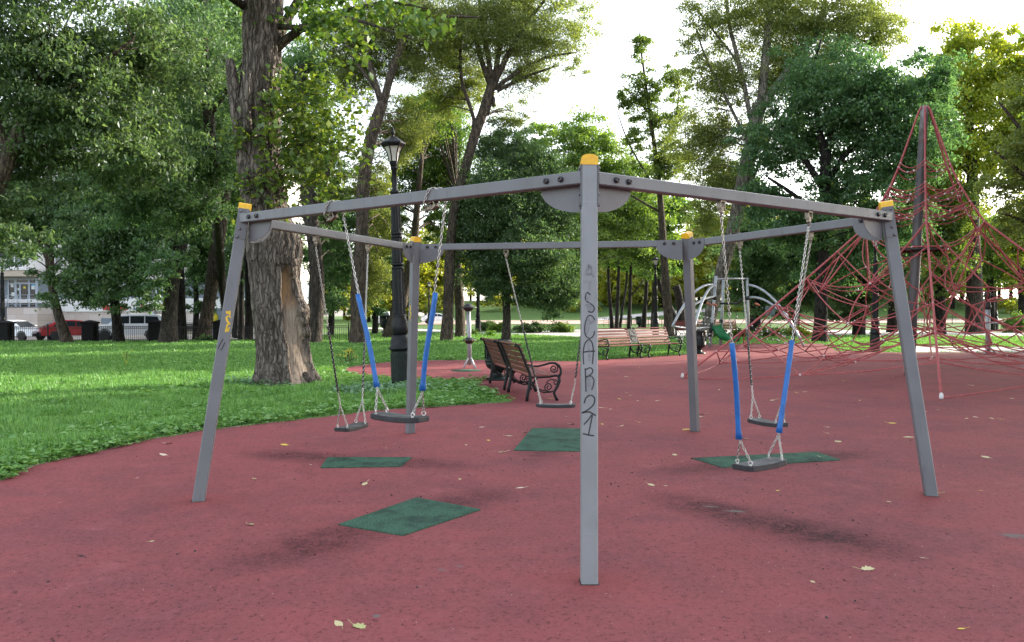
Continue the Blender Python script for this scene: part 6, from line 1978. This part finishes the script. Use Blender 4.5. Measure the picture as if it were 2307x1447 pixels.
    (xa, za), (xb, zb) = cab[-1], cab[-2]
    pane(xa - .07, za + .04, xb + .05, zb - .03, Wd / 2 - .2, Wd / 2 - .34, 'windscreen')
    (xa, za), (xb, zb) = cab[0], cab[1]
    pane(xa + .05, za + .05, xb - .03, zb - .03, Wd / 2 - .2, Wd / 2 - .33, 'rear_window')
    xf, xr = body[-2][0], body[1][0]
    zl = body[-3][1] - .12
    for s in (-1, 1):
        mb = MB(); mb.box((xf - .06, s * (Wd / 2 - .34), zl), (.14, .40, .15), bev=.03); mb.build('headlight', 'head_lamp', root)
        mb = MB(); mb.box((xr + .07, s * (Wd / 2 - .29), .80), (.16, .40, .17), bev=.03); mb.build('tail_light', 'tail_red', root)
    mb = MB(); mb.box((xf - .03, 0, zl - .12), (.10, .85, .2), bev=.02); mb.build('grille', 'car_glass', root)
    mb = MB(); mb.box((xf - .05, 0, .42), (.16, Wd - .2, .20), bev=.03); mb.build('front_bumper', 'rubber_black', root)
    mb = MB(); mb.box((xr + .05, 0, .44), (.16, Wd - .2, .20), bev=.03); mb.build('rear_bumper', 'rubber_black', root)
    mb = MB(); mb.box((xr - .005, 0, .62), (.03, .52, .12)); mb.build('number_plate', 'number_plate', root)
    mb = MB(); mb.box((xf + .03, 0, .50), (.03, .52, .12)); mb.build('number_plate', 'number_plate', root)
    return root
def carloc(px, Y):
    p = at(px, 740, Y)
    return (p.x, p.y, float(hgt(p.x, p.y)) + .035)
make_car('white hatchback parked at the far left, behind the black iron fence', carloc(34, 57), R(-14), 'car_white')
make_car('dark red sedan with its tail and number plate showing, behind the fence', carloc(168, 58), R(38), 'car_red')
make_car('silver white off-roader with a boxy cabin, between the dark trunks', carloc(292, 56), R(180 + 20), 'car_silver', 'suv')
make_car('white car tiny in the distance against yellow leaves, left of the leaning post', carloc(985, 112), R(10), 'car_white')
make_car('white car glimpsed far behind the broken hollow trunk', carloc(866, 96), R(95), 'car_white', 'suv')

def building():
    YB = 78.0
    bx = lambda px: (px - PW / 2) / FPX * YB
    bz = lambda py: 1.6 + (703 + (-.0) - py) / FPX * YB
    gz_ = -.32
    root = empty('restaurant_building', (bx(200), YB, gz_), 0, 'pale restaurant building with stone base, entrance steps and red sign letters', 'building')
    org = Vector((bx(200), YB, gz_))
    def bxs(name, mt, boxes, par=root):
        mb = MB()
        for (x0, x1, y0, y1, z0, z1) in boxes:
            mb.box(((x0 + x1) / 2, (y0 + y1) / 2, (z0 + z1) / 2), (x1 - x0, y1 - y0, z1 - z0))
        return mb.build(name, mt, par, org)
    xl, xr = bx(-420), bx(640)
    bxs('stone_base', 'stone_blocks', [(xl, xr, YB, YB + 12, gz_ - .2, 1.78)])
    bxs('base_band', 'facade_white', [(xl, xr, YB - .12, YB + 12, 2.62, 3.02)])
    bxs('sign_band', 'facade_white', [(bx(110), xr, YB - .10, YB + 12, 1.78, 2.62)])
    up = bxs('upper_wall', 'facade', [(xl, xr, YB + .05, YB + 12, 4.85, 21)])
    bxs('ground_wall', 'facade_blue', [(xl, bx(18), YB, YB + 12, 1.78, 4.85), (bx(86), bx(118), YB, YB + 12, 1.78, 4.85), (bx(18), bx(86), YB + 1, YB + 12, 1.78, 4.85)])
    bxs('roof', 'step_grey', [(xl - .4, xr + .4, YB - .5, YB + 12.4, 21, 21.4)])
    # strip of ground floor windows
    x0, x1 = bx(118), bx(380)
    bxs('wall_behind_windows', 'facade_blue', [(x0, xr, YB + .5, YB + 12, 3.02, 4.85)])
    n = 18
    for i in range(n):
        a = x0 + (x1 - x0) * i / n; b = x0 + (x1 - x0) * (i + 1) / n
        wf = bxs('window', 'frame_blue', [(a, a + .07, YB + .1, YB + .25, 3.02, 4.85), (b - .05, b, YB + .1, YB + .25, 3.02, 4.85), (a + .07, b - .05, YB + .1, YB + .25, 3.02, 3.12), (a + .07, b - .05, YB + .1, YB + .25, 4.75, 4.85)])
        bxs('pane', 'window_glass', [(a + .07, b - .05, YB + .16, YB + .2, 3.12, 4.75)], wf)
    # upper floors
    for fl in range(5):
        for i in range(11):
            a = xl + 3 + i * 3.9
            z = 6.1 + fl * 3.0
            if a + 1.6 > xr: continue
            wf = bxs('window', 'facade_white', [(a - .1, a + 1.6, YB - .04, YB + .2, z - .1, z), (a - .1, a, YB - .04, YB + .2, z, z + 1.6), (a + 1.5, a + 1.6, YB - .04, YB + .2, z, z + 1.6), (a - .1, a + 1.6, YB - .04, YB + .2, z + 1.6, z + 1.7), (a + .72, a + .78, YB - .02, YB + .04, z, z + 1.6)])
            bxs('pane', 'window_glass', [(a, a + 1.5, YB + .02, YB + .045, z, z + 1.6)], wf)
    # canopy over the entrance
    bxs('canopy', 'canopy_beige', [(bx(-60), bx(88), YB - 1.3, YB + .04, bz(620) , bz(606))])
    bxs('canopy_trim', 'facade_white', [(bx(-61), bx(89), YB - 1.4, YB + .045, bz(606), bz(602.5))])
    # glazed entrance
    zt = 4.85; z0 = 2.26
    dr = bxs('entrance_door', 'frame_blue', [(bx(18), bx(20.5), YB, YB + .15, z0, zt), (bx(33), bx(38), YB, YB + .15, z0, zt), (bx(44), bx(47.5), YB, YB + .15, z0, 4.45), (bx(64), bx(68), YB, YB + .15, z0, zt), (bx(80), bx(86), YB, YB + .15, z0, zt),
                                             (bx(20.5), bx(33), YB, YB + .15, 4.45, 4.55), (bx(38), bx(64), YB, YB + .15, 4.45, 4.6), (bx(68), bx(80), YB, YB + .15, 4.45, 4.55), (bx(18), bx(86), YB, YB + .15, 4.85, 4.95)])
    bxs('door_pane', 'door_glass', [(bx(20.5), bx(33), YB + .05, YB + .1, z0, 4.45), (bx(38), bx(44), YB + .05, YB + .1, z0, 4.45), (bx(47.5), bx(64), YB + .05, YB + .1, z0, 4.45), (bx(68), bx(80), YB + .05, YB + .1, z0, 4.45), (bx(20.5), bx(33), YB + .05, YB + .1, 4.55, 4.85), (bx(38), bx(64), YB + .05, YB + .1, 4.6, 4.85), (bx(68), bx(80), YB + .05, YB + .1, 4.55, 4.85)], dr)
    for (a, b, c, d, mt_) in ((24.5, 31, 634, 643, 'poster_white'), (71, 79, 636, 640, 'poster_blue'), (71, 79, 640, 648, 'poster_white'), (26, 33, 655, 663, 'poster_white'), (40, 43.4, 645, 650, 'poster_white'), (53.5, 58, 641.5, 646, 'poster_yellow')):
        bxs('poster', mt_, [(bx(a), bx(b), YB + .02, YB + .045, bz(d), bz(c))], dr)
    # landing, steps, railing
    lx0, lx1 = bx(54), bx(120)
    bxs('landing', 'stone_blocks', [(lx0, lx1, YB - 2.6, YB - .01, gz_ - .2, 2.2)])
    bxs('landing_slab', 'step_grey', [(bx(-30), lx1 + .05, YB - 2.65, YB - .012, 2.2, 2.26)])
    st = []
    ns = 14
    for i in range(ns):
        z1 = 2.2 - (i + 1) * (2.45 / ns)
        st.append((lx0 - (i + 1) * .36, lx0 - i * .36, YB - 2.55, YB - .8, gz_ - .2, z1 + .16))
    bxs('steps', 'step_grey', st)
    rl = MB()
    ya = YB - 2.5
    for k in range(5):
        z = 2.45 + k * .225
        rl.tube([(lx0 + .05, ya, z), (lx1, ya, z), (lx1, YB - .1, z)], .03 if k == 4 else .02, 6)
        rl.tube([(lx0 + .05, ya, z), (lx0 - 5.0, ya, z - 2.45)], .03 if k == 4 else .02, 6)
        rl.tube([(lx0 + .05, ya + 1.75, z), (lx0 - 5.0, ya + 1.75, z - 2.45)], .03 if k == 4 else .02, 6)
    for t in np.linspace(0, 1, 4):
        rl.tube([(lx0 + (lx1 - lx0) * t, ya, 2.2), (lx0 + (lx1 - lx0) * t, ya, 3.36)], .03, 6)
    for t in np.linspace(.25, 1, 4):
        for dy in (0, 1.75):
            rl.tube([(lx0 - 5 * t, ya + dy, 2.2 - 2.45 * t), (lx0 - 5 * t, ya + dy, 3.36 - 2.45 * t)], .03, 6)
    rl.build('railing', 'steel_pale', root, org)
    # sign: red lettering on a pale board
    sb = bxs('sign_board', 'white_paint', [(bx(230), bx(385), YB - .16, YB - .102, 1.84, 2.5)])
    bxs('sign_red_field', 'letter_red', [(bx(234), bx(252), YB - .19, YB - .162, 1.92, 2.42), (bx(256), bx(287), YB - .19, YB - .162, 1.9, 2.4)], sb)
    def text(body, x, z, size, mt_):
        cu = bpy.data.curves.new('sign_letters', 'FONT')
        cu.body = body; cu.size = size; cu.extrude = .02; cu.offset = .03
        o = bpy.data.objects.new('tmp', cu); COL.objects.link(o)
        bpy.context.view_layer.update()
        me = bpy.data.meshes.new_from_object(o.evaluated_get(bpy.context.evaluated_depsgraph_get()))
        bpy.data.objects.remove(o)
        k = link('sign_letters', me, mt_, sb)
        KIDS.setdefault(sb.name, []).append(k)
        k.rotation_euler = (R(90), 0, 0)
        k.location = (x - org.x, YB - .185 - org.y, z - org.z)
    text('РЕСТОРАН', bx(319), 1.90, .72, 'letter_red')
    bxs('sign_mark', 'letter_blue', [(bx(303.5), bx(305.5), YB - .19, YB - .162, 2.1, 2.42), (bx(303), bx(311), YB - .19, YB - .162, 1.98, 2.06)], sb)
    bxs('sign_mark', 'letter_red', [(bx(298), bx(302), YB - .19, YB - .162, 2.36, 2.44)], sb)
    bxs('base_vent', 'sign_blue', [(bx(228), bx(274), YB - .03, YB + .1, .62, 1.15)])
    # wall lamp bracket with a dish
    mb = MB()
    mb.tube([(bx(347), YB - .05, 1.6), (bx(347), YB - .5, 1.45), (bx(351), YB - .6, 1.2)], .05, 6); mb.box((bx(348), YB - .35, 1.62), (.3, .3, .35)); mb.lathe([(.02, 0), (.3, .1), (.32, .12)], 14, M=Matrix.Translation((bx(351), YB - .62, 1.1)))
    mb.build('wall_lamp', 'steel_pale', root, org)
building()
# kiosk with a yellow poster glimpsed between trunks
p = at(488, 730, 66)
root = empty('kiosk', (p.x, p.y, float(hgt(p.x, p.y))), 0, 'grey kiosk with a bright yellow poster, glimpsed left of the graffiti post', 'kiosk')
mb = MB(); mb.box((0, 0, 1.1), (1.5, 1.2, 2.2), bev=.03); mb.box((0, 0, 2.26), (1.7, 1.4, .1)); mb.build('cabin', 'sign_blue', root)
mb = MB(); mb.lathe([(.42, -.01), (.42, .01)], 12, M=Matrix.Translation((-.05, -.62, 1.55)) @ Matrix.Rotation(R(90), 4, 'X')); mb.build('poster', 'poster_yellow', root)

# ------------------------------------------------------------------ fallen leaves and crumbs
LOUT = [(-.5, 0), (-.36, .10), (-.3, .30), (-.12, .24), (.0, .42), (.12, .26), (.3, .3), (.3, .14), (.52, 0), (.3, -.14), (.28, -.32), (.1, -.24), (-.02, -.40), (-.12, -.22), (-.32, -.28), (-.36, -.10)]
OVAL = [(-.5, 0), (-.35, .16), (-.1, .26), (.15, .24), (.38, .12), (.55, 0), (.38, -.12), (.15, -.24), (-.1, -.26), (-.35, -.16)]
leafproto = {}
def fallen(px, py, size, mt_, label, shape='oval', cat='leaf', seed=0, curl=.25):
    rng = random.Random(seed + int(px * 13 + py))
    p = on_z(px, py)
    key = (mt_, shape, seed % 3)
    if key not in leafproto:
        out = LOUT if shape == 'lobed' else OVAL
        mb = MB()
        n = len(out)
        r2 = random.Random(hash(shape) % 99 + seed % 3)
        sk = r2.uniform(-.15, .15)
        h = lambda x, y: curl * (y * y * 1.6 + .25 * x * x) + sk * x * y + .02
        vs = [(x, y, h(x, y)) for x, y in out] + [(x * .5, y * .5, h(x * .5, y * .5)) for x, y in out] + [(0, 0, h(0, 0))]
        mb.add(vs, [(k, (k + 1) % n, n + (k + 1) % n, n + k) for k in range(n)] + [(n + k, n + (k + 1) % n, 2 * n) for k in range(n)], True)
        mb.tube([(-.48, 0, h(-.5, 0)), (-.7, .05, .10), (-.95, .16, .16)], .018, 4, cap=False)
        o = mb.build('fallen_leaf', mt_)
        leafproto[key] = o
    else:
        o = leafproto[key].copy(); COL.objects.link(o)
    o.location = (p.x, p.y, .013)
    o.scale = (size, size, size)
    o.rotation_euler = (rng.uniform(-.15, .15), rng.uniform(-.15, .15), rng.uniform(0, 6.28))
    tag(o, label, cat, 'fallen leaves on the rubber')
    return o
SMALL = 'small pale dry leaf lying on the red rubber'
big = [(763, 1412, .075, 'leaf_fallen', 'pale yellow curled leaf at the bottom, left of the stalked leaf', 'oval'), (810, 1418, .085, 'leaf_fallen_green', 'greenish leaf with an upright stalk at the bottom edge', 'lobed'),
       (563, 1186, .08, 'leaf_fallen', 'pale lobed leaf right of the left post foot', 'lobed'), (573, 1082, .07, 'leaf_fallen_green', 'folded greenish leaf between the left post and the thin mat', 'oval'),
       (822, 1094, .10, 'leaf_fallen', 'yellowish leaf just above the large diagonal mat', 'oval'), (1172, 1103, .08, 'leaf_fallen_pale', 'pinkish pale leaf midway between the big mat and the front post', 'oval'),
       (1131, 1022, .12, 'leaf_fallen', 'long yellow leaf left of the half hidden mat', 'oval'), (1184, 977, .10, 'leaf_fallen', 'pale leaf on the left rim of the half hidden mat', 'oval'),
       (380, 1002, .12, 'leaf_fallen_pale', 'pale crumpled leaf near the lawn edge, left of the left post', 'lobed'), (368, 1028, .13, 'leaf_fallen_pale', 'whitish long leaf below the crumpled one, left of the left post', 'oval'),
       (640, 1005, .11, 'leaf_fallen_yellow', 'bright yellow leaf right of the left post', 'oval'), (753, 1053, .08, 'leaf_fallen_yellow', 'small yellow leaf lying on the thin green mat', 'oval'),
       (785, 972, .10, 'leaf_fallen_pale', 'pale leaf under the swing nearest the lawn', 'oval'), (1955, 1287, .09, 'leaf_fallen', 'pale yellow leaf at lower right, alone', 'lobed'),
       (2166, 1423, .05, 'leaf_fallen_yellow', 'yellow leaf scrap in the lower right corner', 'oval'), (1851, 1032, .13, 'leaf_fallen', 'pale leaf on the right hand green mat', 'oval'),
       (1681, 992, .10, 'leaf_fallen', 'yellow leaf behind the left blue sleeve of the right swing', 'oval'), (1520, 1028, .11, 'leaf_fallen', 'yellowish leaf left of the right hand mat', 'oval'),
       (1545, 971, .13, 'leaf_fallen_yellow', 'crumpled yellow leaf at the foot of the rear right post', 'lobed'), (2098, 1116, .12, 'leaf_fallen_green', 'green leaf caught at the foot of the right post', 'lobed'),
       (1467, 1096, .08, 'leaf_fallen', 'pale leaf below right of the front post, over the dark scuff', 'oval'), (2220, 1033, .11, 'leaf_fallen', 'pale leaf right of the right post', 'oval'), (2047, 988, .13, 'leaf_fallen', 'pale leaf beside the right post, left of its shaft', 'oval'),
       (1888, 998, .14, 'leaf_fallen', 'yellow leaf above the right end of the right hand mat', 'oval'), (183, 1257, .06, 'crumb_dark', 'black scrap of rubber alone on the left foreground', 'oval')]
for (px, py, s_, mt_, lab, sh) in big:
    fallen(px, py, s_, mt_, lab, sh, 'rubber scrap' if 'scrap of rubber' in lab else 'leaf')
for i, (px, py) in enumerate(((342, 1224), (310, 1080), (1036, 1083), (936, 1005), (1148, 985), (1085, 965), (1420, 893), (1395, 901), (1375, 924), (1412, 887), (1437, 905), (1357, 958), (1401, 962), (1290, 958), (1275, 941), (1440, 954), (1355, 921),
                              (1580, 936), (1577, 941), (1777, 936), (1740, 904), (1866, 919), (1812, 885), (1794, 886), (1783, 875), (1865, 965), (1866, 979), (2010, 956), (2178, 945), (2197, 942), (2234, 945), (2258, 947), (2112, 926), (2085, 929), (1937, 904),
                              (2210, 1109), (2002, 1134), (2080, 1262), (1831, 1316), (1752, 1109), (1500, 1098), (700, 1050), (1050, 1005), (1100, 995), (870, 1012), (1385, 840), (1360, 848), (1450, 858), (1410, 850), (1640, 820), (1700, 830), (1440, 830), (1500, 870),
                              (1480, 905), (1620, 880), (1900, 860), (2010, 850), (2190, 870), (2280, 900), (1005, 868), (930, 850), (1100, 852), (1120, 902), (1240, 900), (1095, 872), (1088, 866))):
    fallen(px, py, random.uniform(.055, .12) if py < 1000 else random.uniform(.03, .05), ['leaf_fallen', 'leaf_fallen_pale', 'leaf_fallen', 'leaf_fallen_yellow'][i % 4], SMALL, seed=i)
def crumbs():
    rng = np.random.default_rng(21)
    for nm, mt_, N, lab, s0, s1 in (('rubber_crumbs', 'crumb_dark', 2600, 'black rubber crumbs scattered on the playground', .003, .013), ('pale_chips', 'crumb_pale', 1500, 'tiny pale chips scattered on the playground', .002, .008)):
        X, Y, r_ = fan_points(N, 3.2, 26, 1.7, -36, 36, rng)
        if nm == 'rubber_crumbs':
            k = N * 2 // 3
            bi = rng.integers(0, 5, k)
            md = np.array([tuple(BM[i][4])[:2] for i in bi]); nn_ = np.array([tuple(BM[i][3])[:2] for i in bi])
            q = md + nn_ * rng.normal(0, 1.1, k)[:, None] + rng.normal(0, .5, (k, 2))
            X[:k] = q[:, 0]; Y[:k] = q[:, 1]
        ok = inside(RUB, X, Y)
        X, Y, r_ = X[ok], Y[ok], r_[ok]
        C = np.stack([X, Y, np.full(len(X), .016)], -1)
        V = kites(C, rng.uniform(s0, s1, len(X)) * np.clip(r_ / 7, 1, 2), .8, rng, 0, .25, .3)
        tag(quads_mesh(nm, V, MATS[mt_]), lab, 'crumbs', kind='stuff')
crumbs()
# small yellow flowered weed and a lone sprig in the lawn
p = on_z(786, 822)
root = empty('flowering_weed', (p.x, p.y, 0), 0, 'yellow flowering weed at the tip of the red bay', 'plant')
rng = np.random.default_rng(3)
mb = MB(); C = []
for i in range(16):
    a = Vector((rng.normal(0, .12), rng.normal(0, .1), 0)); b = a + Vector((rng.normal(0, .12), rng.normal(0, .1), rng.uniform(.25, .48)))
    mb.tube([a, a.lerp(b, .5), b], .006, 4); C.append(tuple(b))
mb.build('stems', 'twig', root)
C = np.repeat(np.array(C), 5, 0) + rng.normal(0, .03, (80, 3))
quads_mesh('flowers', kites(C, np.full(80, .06), .8, rng, .2, .3, .4), MATS['flower_yellow'], root)
quads_mesh('leaves', kites(C * np.array([1, 1, .5]) + rng.normal(0, .04, (80, 3)), np.full(80, .08), .4, rng, .2, .4, .5), MATS['weed_leaf'], root)
p = on_z(283, 828)
root = empty('sapling', (p.x, p.y, 0), 0, 'lone pale green sapling sprig standing in the lawn', 'plant')
mb = MB(); mb.tube([(0, 0, 0), (.02, 0, .25), (.05, 0, .48)], .008, 5); mb.build('stem', 'twig', root)
C = np.array([(.02 * math.sin(k) * k * .5, .02, .12 + .026 * k) for k in range(16)]) + rng.normal(0, .035, (16, 3))
quads_mesh('leaves', kites(C, np.full(16, .12), .45, rng, .1, .4, .5), MATS['leaf_yellow'], root)
